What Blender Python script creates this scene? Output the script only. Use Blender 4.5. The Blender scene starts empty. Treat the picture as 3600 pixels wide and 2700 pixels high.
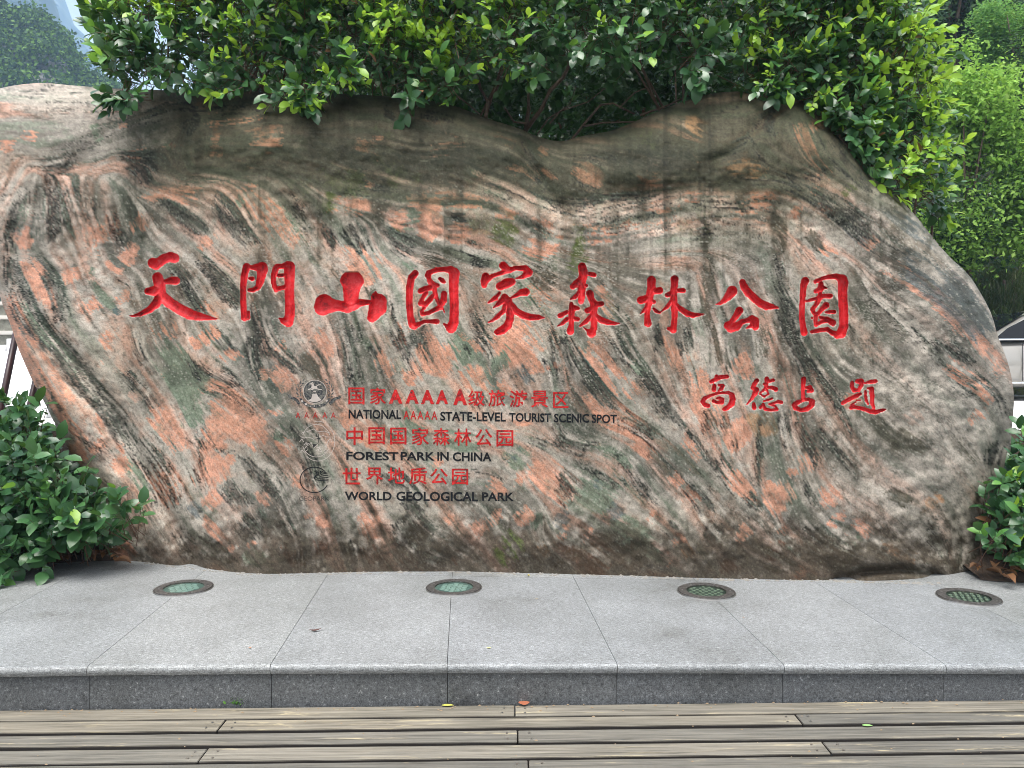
import bpy, bmesh, math, random
import numpy as np
from mathutils import Vector, Matrix

random.seed(7)
RNG = np.random.default_rng(11)
SC = bpy.context.scene
COL = SC.collection

# ------------------------------------------------------------------ camera, light
HC = 1.50            # eye height above the deck
H = 0.16             # height of the granite ledge
F = 2720.0           # focal length in pixels of a 3600 px wide frame
CU, CV = 1800.0, 1265.0   # vanishing point of the viewing direction (horizon line)

cam_d = bpy.data.cameras.new('camera')
cam = bpy.data.objects.new('camera', cam_d)
COL.objects.link(cam)
cam.location = (0, 0, HC)
cam.rotation_euler = (math.radians(90), 0, 0)
cam_d.sensor_width = 36
cam_d.lens = F / 3600 * 36
cam_d.shift_y = -(1350 - CV) / 3600
cam_d.clip_start = 0.05
cam_d.clip_end = 6000
SC.camera = cam

SUN_EL, SUN_AZ = math.radians(74), math.radians(200)   # azimuth measured clockwise from +Y
w = bpy.data.worlds.new('World'); SC.world = w; w.use_nodes = True
nt = w.node_tree; nt.nodes.clear()
sky = nt.nodes.new('ShaderNodeTexSky'); sky.sky_type = 'NISHITA'; sky.sun_disc = False
sky.sun_elevation = SUN_EL; sky.sun_rotation = SUN_AZ
sky.air_density = 1.0; sky.dust_density = 4.0; sky.ozone_density = 1.0
hs = nt.nodes.new('ShaderNodeHueSaturation'); hs.inputs['Saturation'].default_value = 0.30
hs.inputs['Value'].default_value = 1.45
bg = nt.nodes.new('ShaderNodeBackground'); bg.inputs['Strength'].default_value = 0.15
wo = nt.nodes.new('ShaderNodeOutputWorld')
nt.links.new(sky.outputs[0], hs.inputs['Color']); nt.links.new(hs.outputs[0], bg.inputs['Color'])
nt.links.new(bg.outputs[0], wo.inputs['Surface'])

sd = bpy.data.lights.new('sun', 'SUN'); sd.energy = 3.0; sd.angle = math.radians(38); sd.color = (1.0, 0.96, 0.9)
sun = bpy.data.objects.new('sun', sd); COL.objects.link(sun)
_d = Vector((math.sin(SUN_AZ) * math.cos(SUN_EL), math.cos(SUN_AZ) * math.cos(SUN_EL), math.sin(SUN_EL)))
sun.rotation_euler = (-_d).to_track_quat('-Z', 'Y').to_euler()
sun.location = (0, -3, 12)
SC.view_settings.view_transform = 'Standard'
SC.view_settings.look = 'None'
SC.view_settings.exposure = 0.62
SC.cycles.volume_bounces = 4
SC.cycles.filter_width = 0.95
SC.view_settings.gamma = 1
SC.view_settings.use_curve_mapping = False

# ------------------------------------------------------------------ helpers
def P(u, v, Y):
    return ((u - CU) / F * Y, Y, HC - (v - CV) / F * Y)
def onz(u, v, z):
    Y = (HC - z) * F / (v - CV)
    return Vector(P(u, v, Y))
def newobj(name, me, parent=None):
    o = bpy.data.objects.new(name, me); COL.objects.link(o)
    if parent is not None: o.parent = parent
    return o
def tag(o, label=None, cat=None, group=None, kind=None):
    if label: o['label'] = label
    if cat: o['category'] = cat
    if group: o['group'] = group
    if kind: o['kind'] = kind
    return o
def empty(name, loc=(0, 0, 0)):
    o = bpy.data.objects.new(name, None); COL.objects.link(o); o.location = loc
    return o
def parent_keep(o, par):
    o.parent = par; o.matrix_parent_inverse = Matrix.Translation(par.location).inverted()
def mesh_np(name, V, Fc, mats=(), smooth=False, midx=None):
    """V (n,3), Fc (m,k) with constant k or list of arrays"""
    me = bpy.data.meshes.new(name)
    V = np.asarray(V, dtype=np.float32)
    if isinstance(Fc, np.ndarray):
        groups = [Fc]
    else:
        groups = [g for g in Fc if len(g)]
    nl = sum(g.size for g in groups); nf = sum(len(g) for g in groups)
    me.vertices.add(len(V)); me.vertices.foreach_set('co', V.ravel())
    me.loops.add(nl); me.loops.foreach_set('vertex_index', np.concatenate([g.ravel() for g in groups]).astype(np.int32))
    tot = np.concatenate([np.full(len(g), g.shape[1], np.int32) for g in groups])
    st = np.concatenate([[0], np.cumsum(tot)[:-1]]).astype(np.int32)
    me.polygons.add(nf); me.polygons.foreach_set('loop_start', st); me.polygons.foreach_set('loop_total', tot)
    if midx is not None: me.polygons.foreach_set('material_index', np.asarray(midx, np.int32))
    if smooth: me.polygons.foreach_set('use_smooth', np.ones(nf, bool))
    for m in mats: me.materials.append(m)
    me.update(calc_edges=True)
    return me
def attr_f(me, name, arr):
    a = me.attributes.new(name, 'FLOAT', 'POINT'); a.data.foreach_set('value', np.asarray(arr, np.float32).ravel())
def attr_c(me, name, arr):
    a = me.attributes.new(name, 'FLOAT_COLOR', 'POINT')
    c = np.ones((len(arr), 4), np.float32); c[:, :3] = arr
    a.data.foreach_set('color', c.ravel())
class MB:
    def __init__(s): s.v = []; s.f = []
    def box(s, x0, y0, z0, x1, y1, z1):
        b = len(s.v)
        s.v += [(x0,y0,z0),(x1,y0,z0),(x1,y1,z0),(x0,y1,z0),(x0,y0,z1),(x1,y0,z1),(x1,y1,z1),(x0,y1,z1)]
        s.f += [(b,b+3,b+2,b+1),(b+4,b+5,b+6,b+7),(b,b+1,b+5,b+4),(b+1,b+2,b+6,b+5),(b+2,b+3,b+7,b+6),(b+3,b,b+4,b+7)]
        return s
    def prism(s, pts, z0, z1):
        """pts: counter-clockwise (x,y) list"""
        b = len(s.v); n = len(pts)
        s.v += [(p[0], p[1], z0) for p in pts] + [(p[0], p[1], z1) for p in pts]
        s.f += [tuple(range(b+n-1, b-1, -1)), tuple(range(b+n, b+2*n))]
        for i in range(n):
            j = (i+1) % n; s.f.append((b+i, b+j, b+n+j, b+n+i))
        return s
    def tube(s, pts, radii, n=8, cap=True):
        pts = [Vector(p) for p in pts]; b0 = len(s.v)
        for i, p in enumerate(pts):
            d = (pts[min(i+1, len(pts)-1)] - pts[max(i-1, 0)]).normalized()
            a = d.cross(Vector((0.13, 0.2, 1)) if abs(d.z) < 0.9 else Vector((1, 0.1, 0))).normalized(); c = d.cross(a)
            r = radii[i] if hasattr(radii, '__len__') else radii
            for k in range(n):
                t = 2*math.pi*k/n
                s.v.append(tuple(p + a*math.cos(t)*r + c*math.sin(t)*r))
        for i in range(len(pts)-1):
            for k in range(n):
                k2 = (k+1) % n
                s.f.append((b0+i*n+k, b0+(i+1)*n+k, b0+(i+1)*n+k2, b0+i*n+k2))
        if cap:
            s.f.append(tuple(b0+k for k in range(n)))
            e = b0+(len(pts)-1)*n; s.f.append(tuple(e+k for k in range(n-1, -1, -1)))
        return s
    def build(s, name, mat, parent=None, smooth=False, bevel=0):
        me = bpy.data.meshes.new(name); me.from_pydata(s.v, [], s.f)
        bm = bmesh.new(); bm.from_mesh(me)
        bmesh.ops.recalc_face_normals(bm, faces=bm.faces)
        if bevel:
            bmesh.ops.bevel(bm, geom=[e for e in bm.edges if len(e.link_faces) == 2 and e.calc_face_angle(0) > 0.6], offset=bevel, segments=2, affect='EDGES', clamp_overlap=True)
        bm.to_mesh(me); bm.free()
        if mat: me.materials.append(mat)
        if smooth:
            for p in me.polygons: p.use_smooth = True
        return newobj(name, me, parent)

# --- material helper
def mat(name, base=(0.5,0.5,0.5), rough=0.6, spec=0.5, metal=0.0):
    m = bpy.data.materials.new(name); m.use_nodes = True
    b = m.node_tree.nodes['Principled BSDF']
    b.inputs['Base Color'].default_value = (*base, 1); b.inputs['Roughness'].default_value = rough
    b.inputs['Metallic'].default_value = metal; b.inputs['Specular IOR Level'].default_value = spec
    return m
def N(m, t, **kw):
    n = m.node_tree.nodes.new(t)
    for k, v in kw.items():
        if k in n.inputs.keys(): n.inputs[k].default_value = v
        else: setattr(n, k, v)
    return n
def LK(m, a, b): m.node_tree.links.new(a, b)
def bsdf(m): return m.node_tree.nodes['Principled BSDF']
def ramp(m, src, stops, interp='LINEAR'):
    r = N(m, 'ShaderNodeValToRGB'); cr = r.color_ramp; cr.interpolation = interp
    while len(cr.elements) > 1: cr.elements.remove(cr.elements[-1])
    cr.elements[0].position = stops[0][0]; cr.elements[0].color = (*stops[0][1], 1)
    for p, c in stops[1:]:
        e = cr.elements.new(p); e.color = (*c, 1)
    LK(m, src, r.inputs[0]); return r
def noise(m, scale, detail=4, rough=0.6, vec=None, dist=0.0):
    n = N(m, 'ShaderNodeTexNoise'); n.inputs['Scale'].default_value = scale; n.inputs['Detail'].default_value = detail
    n.inputs['Roughness'].default_value = rough; n.inputs['Distortion'].default_value = dist
    if vec is not None: LK(m, vec, n.inputs['Vector'])
    return n
def coords(m, scale=(1,1,1), kind='Object'):
    if kind == 'World':
        g = N(m, 'ShaderNodeNewGeometry'); src = g.outputs['Position']
    else:
        tc = N(m, 'ShaderNodeTexCoord'); src = tc.outputs[kind]
    mp = N(m, 'ShaderNodeMapping'); mp.inputs['Scale'].default_value = scale
    LK(m, src, mp.inputs['Vector']); return mp.outputs[0]
def mixc(m, fac, a, b, mode='MIX'):
    x = N(m, 'ShaderNodeMix'); x.data_type = 'RGBA'; x.blend_type = mode
    for s, i in ((fac, 0), (a, 6), (b, 7)):
        if hasattr(s, 'links'): LK(m, s, x.inputs[i])
        elif i == 0: x.inputs[0].default_value = s
        else: x.inputs[i].default_value = (*s, 1)
    return x.outputs[2]
def bump(m, h, strength=0.3, dist=0.01):
    b = N(m, 'ShaderNodeBump'); b.inputs['Strength'].default_value = strength; b.inputs['Distance'].default_value = dist
    LK(m, h, b.inputs['Height']); LK(m, b.outputs[0], bsdf(m).inputs['Normal'])

# --- numpy noise on arrays
def sm(a, b, x):
    t = np.clip((x - a) / (b - a), 0, 1); return t*t*(3-2*t)
def vnoise(x, y, seed=0):
    """value noise, roughly in -1..1"""
    xi = np.floor(x).astype(np.int64); yi = np.floor(y).astype(np.int64)
    fx = x - xi; fy = y - yi; fx = fx*fx*(3-2*fx); fy = fy*fy*(3-2*fy)
    def h(i, j):
        n = (i*374761393 + j*668265263 + seed*1274126177) & 0xffffffff
        n = ((n ^ (n >> 13)) * 1274126177) & 0xffffffff
        return ((n ^ (n >> 16)) & 0xffff) / 32767.5 - 1.0
    return (h(xi,yi)*(1-fx)+h(xi+1,yi)*fx)*(1-fy) + (h(xi,yi+1)*(1-fx)+h(xi+1,yi+1)*fx)*fy
def fbm(x, y, oct=4, seed=0):
    s = 0; a = 1; t = 0
    for o in range(oct):
        s = s + a*vnoise(x*2**o, y*2**o, seed+o*17); t += a; a *= 0.55
    return s/t
# ------------------------------------------------------------------ the boulder: traced veins and stains of the stone
# every row: kind, half width, then points x,y ; each block has its own origin and scale
VEINS = {
(0, 0, .5425): """
D 8 260,650 500,670 700,720 800,710
D 7 20,640 200,590 400,585
L 70 0,620 400,640 900,600
D 16 700,760 900,730 1100,690 1300,680 1700,720
K 45 1100,640 1500,690 1900,720 2200,700
P 20 1250,640 1400,660
P 18 1300,770 1600,780 1750,760
D 14 420,960 600,920 760,850 950,780 1100,760
D 14 350,1060 450,1010 600,1000 700,940
P 20 750,790 840,785
L 50 80,700 300,700 450,760
P 45 130,870 240,880
P 36 0,960 100,930
D 26 200,1050 400,1070 500,1050
D 30 150,1200 100,1350 60,1500 70,1650
D 95 330,1110 380,1250 330,1450 290,1600
G 12 160,1250 130,1380 90,1500
L 9 430,1150 480,1300 520,1450 540,1600
L 7 400,1180 440,1320 470,1450
P 20 560,1420 600,1550 640,1659
D 10 600,1180 560,1280 560,1400 640,1560
D 80 780,1010 930,1080 930,1180
K 60 1230,800 1180,1000 1200,1200
D 50 1250,700 1230,900
P 28 1350,850 1420,870
P 40 1350,950 1450,930
P 45 1600,910 1850,900
P 32 830,990 950,960
P 30 1050,970 1150,960
P 34 920,1250 1350,1245
P 12 1560,1190 1700,1180
L 22 1600,1150 1750,1120
G 18 1100,1180 1500,1160
G 45 1080,900 1100,1050
G 50 1900,950 2100,1000
K 60 1900,1100 2100,1080 2212,1120
M 45 2150,1250 2150,1350
P 26 1620,1250 1700,1350 1800,1480 1900,1600
P 22 1740,1270 1880,1480 1950,1600
G 40 1560,1250 1600,1330
G 18 1750,1250 1900,1400 2050,1600
D 12 1850,1230 1950,1400 2050,1550
D 50 1050,1300 1200,1400 1350,1500
D 40 700,1350 760,1500 830,1600
P 42 700,1350 740,1480 770,1550
P 40 880,1380 920,1500
P 30 620,1450 680,1580
P 40 800,1620 900,1600
D 60 1400,1280 1550,1450 1650,1600
P 36 1340,1520 1360,1600
P 25 1640,1280 1660,1350
P 20 1930,1500 1960,1540
P 25 2150,1320 2212,1330
L 45 1950,1380 2100,1420
D 50 2080,1450 2200,1600
L 8 0,1110 40,1160 90,1060
G 26 600,880 680,860
L 16 120,880 160,960
D 8 0,1290 60,1240 120,1160
P 60 160,1450 150,1600
""",
(1200, 0, .5425): """
K 80 0,670 300,720 700,720 1000,820 1300,920
D 40 300,700 330,760
D 25 500,700 750,750
P 16 190,890 260,890
P 12 400,745 700,750
P 15 560,970 700,940 800,910
P 15 670,840 740,860
P 22 80,940 250,990
P 26 1000,870 1150,920
P 17 120,1140 220,1210
P 19 1090,1070 1200,1110 1260,1170
P 26 1270,1110 1400,1170
N 70 600,1010 600,1070
G 80 750,1050 900,1150
G 50 0,1120 150,1100
P 60 1510,1070 1650,1120 1700,1190
P 50 1960,1130 2030,1170
G 24 1750,1150 1780,1080 1880,1070 1900,1150
D 12 1190,900 1210,1000 1250,1090 1330,1260
P 34 1260,960 1350,980
D 10 1450,1040 1600,1010 1800,1040
D 9 1480,1120 1600,1200 1700,1240
D 22 900,1220 1200,1300 1500,1350 1800,1310 2200,1250
D 10 1400,1500 1700,1480 2212,1440
P 15 1470,1450 1800,1475 2200,1410
P 20 1960,1340 2212,1320
P 17 1580,1530 1800,1500
L 16 1600,1400 1900,1380 2200,1380
D 9 1500,1420 1900,1400 2200,1360
P 60 430,1310 560,1320 590,1390
P 38 560,1300 950,1310
P 75 600,1350 560,1500
P 45 500,1480 600,1530
P 60 340,1430 400,1460
P 32 680,1520 840,1500
P 50 20,1330 200,1350
G 40 400,1450 520,1400
K 60 230,1250 250,1450
D 55 700,1390 820,1450
D 75 300,1520 420,1610
M 60 1550,1530 1530,1620
M 60 1000,1500 1100,1560
M 26 330,1480 360,1500
L 60 500,1600 620,1620
L 110 1650,1600 2200,1620
P 55 1180,1600 1400,1620
P 30 1000,1410 1130,1430
P 18 1230,1380 1380,1480
D 50 50,1450 150,1650
L 36 170,1480 200,1620
P 55 20,1580 130,1659
G 13 1250,1310 1370,1350
L 8 1150,1250 1350,1380 1500,1480
D 40 700,1600 900,1640
G 30 950,1200 1100,1280
P 20 1370,1620 1420,1560
D 8 1100,1400 1250,1480 1400,1560
D 30 0,1250 200,1220 380,1250
""",
(2400, 0, .5425): """
K 120 100,800 300,900 600,800
K 80 100,1120 300,1050
O 38 250,1100 400,1080 530,1090
O 26 60,1030 120,1070
O 70 40,800 110,880
O 30 380,980 430,1040
D 11 380,690 330,710 100,740
D 12 700,650 500,800 400,930 300,1000 180,1060
D 45 560,760 600,900
D 18 450,900 500,980 600,1100
P 45 750,800 850,1000 950,1130
D 24 850,760 980,930 1100,1100 1250,1280
P 28 800,780 860,850
D 34 400,1150 600,1160 900,1130
D 50 620,1150 900,1300 1150,1450 1400,1659
L 7 1100,1200 1300,1380 1550,1600
L 9 1000,1250 1200,1430 1400,1620
L 8 1180,1350 1350,1500 1500,1640
M 45 1060,1220 1100,1240
N 50 1300,1350 1500,1500 1650,1650
L 9 1400,1500 1480,1560
P 20 0,1260 150,1270
P 24 390,1290 620,1290
P 16 300,1370 500,1350
P 10 840,1200 920,1210
D 12 0,1310 300,1330 600,1320
L 36 50,1420 350,1420 550,1470
L 110 250,1550 500,1580
L 70 0,1600 120,1610
K 45 590,1330 620,1500 640,1659
K 30 150,1500 150,1659
K 26 370,1120 380,1350
P 34 700,1330 760,1400
P 22 880,1320 1000,1380
N 45 1080,1400 1200,1600
P 40 1150,1500 1250,1600
P 34 900,1600 1000,1650
D 9 0,1450 200,1440 400,1480 560,1540
D 9 50,1530 250,1510
K 40 850,1500 900,1659
""",
(0, 900, .5425): """
P 62 20,250 100,450 200,650 330,900 450,1100 550,1300
D 32 90,0 90,120 130,260 250,430 420,600 560,780 700,950 800,1100 880,1250 960,1450 1080,1659
G 44 120,280 230,430 380,620 500,780
G 34 820,1280 900,1400 980,1550
D 38 0,200 80,330 200,490 350,640 500,850 620,960 720,1080 780,1200
D 36 40,0 30,120 60,200
D 10 150,620 210,760 330,1000 420,1130 560,1200 680,1290 760,1400
P 72 130,30 200,120 300,260 330,370
P 40 440,80 460,200
D 42 200,0 330,130 390,280 370,420
D 36 370,200 380,450
L 110 400,500 600,700 800,900 1000,1100
P 32 560,300 590,340
P 24 640,620 670,680
P 22 690,780 700,800
P 22 660,500 720,600
P 42 1050,440 1110,500
P 18 1100,700 1140,740
P 30 860,880 890,950
G 56 580,180 680,280 780,370
N 30 720,320 790,370
G 36 600,60 620,150
D 12 730,120 850,180 860,260
D 50 1100,60 1200,200 1350,420
P 38 1300,300 1400,420
D 50 1300,0 1450,200 1540,330
P 26 1130,100 1180,180
P 55 770,20 830,30
P 34 780,230 820,300
G 100 1000,560 1100,640 1200,780 1230,1000
G 50 1230,1000 1280,1080
D 18 870,450 900,600 950,680
D 50 1230,620 1300,740 1420,780 1560,860
D 50 1380,480 1480,580 1570,620
P 55 1290,480 1400,560
P 36 1450,640 1560,650
D 80 1640,300 1680,500 1640,700 1700,850
D 45 1700,560 1850,680 2000,760
K 80 1980,650 2060,780
P 28 1690,720 1740,800
P 52 1780,780 1870,850
P 52 2050,450 2150,650
P 16 1780,560 1830,640
L 36 1900,520 1900,640
D 30 760,740 900,860 960,980
D 12 920,870 1000,1000 1030,1050
P 55 960,950 1080,1080 1180,1250
P 38 1300,850 1450,850 1600,960
D 12 1290,890 1450,890 1600,960 1650,1020
P 95 1360,950 1450,1030 1650,1120 1700,1230
P 80 1350,1130 1430,1220
P 48 1480,1340 1500,1350
P 80 1320,1300 1380,1400 1410,1440
P 45 1830,1220 1880,1280
P 24 1750,980 1850,1000
P 18 1480,1120 1490,1140
P 50 1660,1560 1700,1600
P 40 1910,1460 1930,1480
D 14 1270,1100 1320,1200 1460,1300 1520,1270
D 22 1200,1170 1280,1250 1300,1400 1330,1500
D 75 1550,1300 1700,1400 1850,1600
D 60 1900,1100 2000,1250 2060,1400
D 12 1150,1280 1050,1200 950,1140
D 36 900,1180 1000,1330 1100,1500 1200,1659
P 50 1000,1350 1100,1500 1150,1620
P 60 1380,1550 1440,1560
N 50 1230,1600 1350,1659
D 50 1450,1480 1600,1640
P 26 620,1020 660,1150
P 26 620,1200 660,1260
P 36 800,1200 810,1290
D 26 700,980 760,1130 800,1260
P 50 470,1260 520,1330
L 50 620,1400 800,1500
P 34 750,1300 850,1400
D 16 420,540 470,640 600,760
D 40 820,740 900,860
G 40 1750,1150 1900,1180
D 40 2000,1350 2080,1500
""",
(1200, 900, .5425): """
D 50 60,450 100,600
D 46 180,600 200,700
D 62 290,300 380,500 480,700
D 40 450,400 500,560 470,650 530,780
D 34 0,500 50,700 100,900
P 45 380,400 420,600
P 45 260,640 300,800
P 45 430,760 480,820
P 80 100,30 160,130
K 36 170,200 250,380
P 105 560,520 600,700 690,740
P 50 640,560 700,700
G 46 720,500 800,600 780,700
D 12 800,560 820,640
P 32 850,520 950,620
P 28 760,470 830,540
D 36 860,330 950,600 990,700
P 55 800,700 880,800 950,900
P 120 1000,500 1150,600 1290,620
P 60 1240,720 1260,740
P 55 1100,380 1200,500
P 13 1210,190 1300,290 1380,350
G 38 1150,150 1250,350
G 55 1000,740 1050,640
N 50 1150,760 1220,820
P 36 1020,800 1100,880
D 26 1340,400 1380,600 1400,760 1430,850
D 60 1430,450 1500,650 1600,750 1700,900 1800,1000
P 66 1580,570 1690,660 1760,780 1820,890
P 24 1400,690 1400,720
D 8 1300,640 1320,760
D 22 1730,600 1800,680
D 36 1760,500 1850,640 1980,800 2060,1000
G 36 1900,650 2000,760
P 30 1880,800 1950,900
D 50 2040,850 2120,1000 2200,1150
P 52 2120,520 2180,680 2212,760
D 46 2040,440 2060,620
L 60 2150,400 2200,600
P 62 1570,910 1650,1000 1800,1080 1950,1180 2100,1300
D 32 1800,1050 1950,1130 2080,1280 2200,1450
D 60 1390,1050 1420,1200 1550,1230 1700,1200
D 18 1200,1200 1400,1220
G 36 1550,1180 1750,1280 1900,1350
P 22 1640,1200 1700,1240
D 50 1400,1400 1500,1600
D 36 1750,1280 1900,1420 2050,1600
P 66 1240,1310 1330,1420 1450,1530 1510,1610
G 70 1090,1290 1180,1350
N 36 1080,1290 1130,1310
P 28 1150,1400 1180,1470
G 95 1540,1450 1650,1550 1750,1659
N 45 1640,1480 1650,1510
N 45 1770,1590 1780,1620
D 16 1500,1330 1700,1440 1850,1500
D 26 1850,1450 2000,1600
P 22 1810,1330 1830,1350
P 36 2150,1400 2212,1500
P 26 1990,1240 2010,1260
G 28 130,550 200,650
D 50 250,1400 450,1500 500,1620
G 50 650,1200 900,1220
G 55 440,1080 520,1090
P 36 950,1430 1050,1560
D 65 380,1590 550,1640
D 14 700,1430 900,1400 1100,1440
P 28 590,1340 620,1360
P 50 100,1150 250,1250
G 45 430,1000 420,1070
P 50 0,1000 80,1100
P 36 320,1240 350,1260
P 50 1100,1100 1240,1060
D 22 1480,880 1560,980
M 80 1530,20 1540,60
K 90 1200,100 1400,200
D 50 860,40 950,20
G 55 380,20 480,100
D 26 1660,100 1700,220
G 45 1700,250 1850,480
L 110 1800,100 2000,200
P 40 1650,200 1800,400
D 18 1750,300 1900,500
K 40 500,0 700,40
D 26 850,900 900,1000
""",
(2400, 900, .5425): """
L 140 250,50 450,80
K 45 160,0 170,300 200,500
D 50 610,0 640,200 700,400 760,700 800,950
L 70 0,300 60,500 100,650
D 34 20,450 30,650
K 46 230,450 240,700
K 36 300,600 320,760
K 30 500,450 520,650
P 76 100,750 120,900 250,1150 350,1300
P 50 380,680 420,780
O 95 450,1050 560,1100
P 55 360,1050 380,1250
P 72 560,1450 620,1560 660,1659
L 45 200,1100 240,1200
D 18 160,980 165,1150
D 18 270,1020 280,1150
D 14 495,1060 500,1500
D 12 340,1180 345,1280
D 26 660,1000 680,1250
D 42 0,1080 100,1240 200,1380 350,1560
D 50 0,1400 120,1560 200,1659
P 34 30,1480 100,1600
P 28 0,1150 100,1330
D 26 230,1300 300,1450
P 46 300,1400 400,1500 480,1600
D 42 400,1560 520,1659
D 42 700,500 850,700 1000,950 1080,1150
D 52 850,1150 950,1250 1050,1380 1120,1450
D 26 730,1080 850,1280 870,1400
P 30 760,1280 830,1400
L 55 900,1330 1050,1450 1200,1560
D 50 780,1450 860,1600
P 55 900,1480 1000,1620
P 36 690,1390 720,1410
L 190 1100,700 1300,800 1500,950 1700,1100 1900,1400
K 80 1200,1070 1400,1200 1600,1250
P 36 1900,1000 1960,1060
P 50 1480,1040 1520,1060
P 45 1050,900 1150,1000
D 18 1100,100 1250,300 1380,400 1500,520 1650,650 1700,720
P 36 1300,80 1450,130 1650,300 1850,480 2000,640 2080,760
D 46 1600,550 1750,620 1900,700
N 62 1400,0 1600,180 1800,380 2000,560
N 76 1700,100 1900,350 1990,500
P 18 1700,120 1830,220
G 26 1840,290 1860,310
D 12 1650,700 1800,850 1980,960
P 44 1700,700 1900,830 2020,950
D 18 1900,760 2050,900 2090,1050
D 50 2060,1200 2000,1300 1990,1370
K 66 1700,1170 1900,1350
O 55 1610,1600 1630,1620
K 50 1300,1500 1500,1580
K 50 900,150 1000,350 1100,500
D 12 1200,280 1400,460 1600,620
""",
(0, 1800, .5425): """
P 55 800,180 850,280
L 70 1000,100 1100,250
D 18 1150,100 1220,250 1240,350
D 36 1250,150 1400,200 1550,350
P 55 1350,60 1430,150
D 70 1550,50 1700,150
D 26 1250,290 1500,370
G 60 1600,270 1700,350
P 22 1490,210 1510,230
R 50 1800,250 1950,350
D 50 1950,250 1950,380
P 22 1640,170 1660,190
R 50 2050,200 2150,300
D 70 1800,50 1900,180
P 45 2090,50 2110,70
P 26 1980,30 2000,40
""",
(1200, 1800, .5425): """
P 60 170,30 220,100
D 80 50,150 100,350
D 100 350,100 500,300 700,350
R 46 170,200 200,330
R 36 240,290 260,310
D 80 350,50 600,120
P 30 690,30 700,60
P 30 880,50 940,130
P 40 1010,20 1030,40
P 45 1150,20 1200,60
O 36 1270,220 1320,320
R 100 1400,180 1550,300 1750,350
P 16 1430,95 1500,105
P 16 1590,140 1640,150
N 36 1400,40 1500,60
G 50 1300,0 1250,120
G 80 1750,50 1900,180 2100,300
N 50 1790,20 1810,40
D 50 1650,150 1850,250 1950,330
N 26 1950,360 2150,370
R 26 720,300 760,360
P 45 2170,180 2190,200
P 12 2110,310 2130,330
P 26 2000,10 2020,30
D 45 2100,60 2180,120
M 60 1050,150 1150,320
""",
(2400, 1800, .5425): """
O 40 20,200 60,280
D 80 150,100 250,250
P 26 370,100 420,180
R 60 230,320 350,380
R 45 590,240 610,260
D 70 500,300 700,380
D 115 800,100 900,200 1000,280 1150,330
P 36 950,60 1050,60
P 28 640,110 660,130
L 22 835,200 845,230
P 22 750,380 770,400
P 36 1100,50 1250,150
D 11 1230,30 1350,120 1440,220
L 80 1400,50 1500,150 1600,200
O 34 1280,220 1400,300 1500,350
D 12 1600,30 1650,180 1720,330
L 70 1760,50 1800,150 1750,280
D 26 1950,120 1970,160
G 26 1120,180 1150,260
K 66 1750,380 1950,280
D 9 1000,432 1150,395 1400,375 1600,392 1660,420
"""}

def parse_veins():
    out = []
    for (ox, oy, s), txt in VEINS.items():
        for ln in txt.strip().splitlines():
            t = ln.split()
            pts = np.array([[float(a) for a in q.split(',')] for q in t[2:]])
            out.append((t[0], float(t[1])*s, pts*s + (ox, oy)))
    return out
ST = parse_veins()

# outline of the stone as seen from the front (picture coordinates)
OUT_TOP = [(-170,520),(-160,430),(-120,380),(-60,325),(0,310),(60,298),(150,290),(250,300),(400,312),(700,320),(1000,322),(1200,330),
 (1400,340),(1580,363),(1715,418),(1824,450),(1878,477),(1960,499),(2003,491),(2046,477),(2150,461),(2230,428),(2312,390),(2400,358),(2508,325),
 (2617,320),(2780,342),(2834,358),(2877,401),(2921,456),(2980,504),(3008,542),(3056,608),(3105,656),(3160,700),(3214,749),(3268,819),(3333,900),
 (3404,960),(3458,1046),(3490,1112),(3507,1182),(3528,1231),(3545,1280),(3558,1334),(3566,1399),(3561,1470),(3555,1524),(3557,1551),(3550,1605),
 (3534,1670),(3514,1730),(3506,1820),(3504,1898),(3504,1952),(3492,2017),(3475,2050)]
OUT_BOT = [(3460,2066),(3344,2066),(3000,2066),(2600,2060),(2000,2045),(1600,2036),(1300,2038),(870,2045),(660,2025),(500,2005),(392,1992)]
OUT_LEFT = [(395,1900),(375,1850),(330,1750),(277,1650),(255,1605),(217,1540),(190,1486),(157,1415),(119,1350),(92,1290),(60,1215),(43,1155),(11,1079),(-8,1010),(-50,900),(-100,760),(-150,620)]
OUTLINE = np.array(OUT_TOP + OUT_BOT + OUT_LEFT, float)
def smooth_loop(p, n=2):
    for _ in range(n):
        a = 0.75*p + 0.25*np.roll(p, -1, 0); b = 0.25*p + 0.75*np.roll(p, -1, 0)
        q = np.empty((2*len(p), 2)); q[0::2] = a; q[1::2] = b; p = q
    return p
OUTLINE = smooth_loop(OUTLINE, 1)
def poly_sdf(px, py, poly):
    """positive inside, returns distance and gradient toward the edge"""
    best = np.full(px.shape, 1e9); gx = np.zeros_like(px); gy = np.zeros_like(px); ins = np.zeros(px.shape, bool)
    n = len(poly)
    for i in range(n):
        a = poly[i]; b = poly[(i+1) % n]; e = b-a; L = e@e
        if L < 1e-9: continue
        t = np.clip(((px-a[0])*e[0] + (py-a[1])*e[1])/L, 0, 1)
        dx = a[0]+t*e[0]-px; dy = a[1]+t*e[1]-py; d = dx*dx+dy*dy
        m = d < best; best[m] = d[m]; gx[m] = dx[m]; gy[m] = dy[m]
        c = (a[1] > py) != (b[1] > py)
        if c.any():
            xi = a[0] + (py-a[1])*e[0]/(e[1] if abs(e[1]) > 1e-12 else 1e-12)
            ins ^= c & (px < xi)
    d = np.sqrt(best)
    return np.where(ins, d, -d), gx, gy

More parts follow.
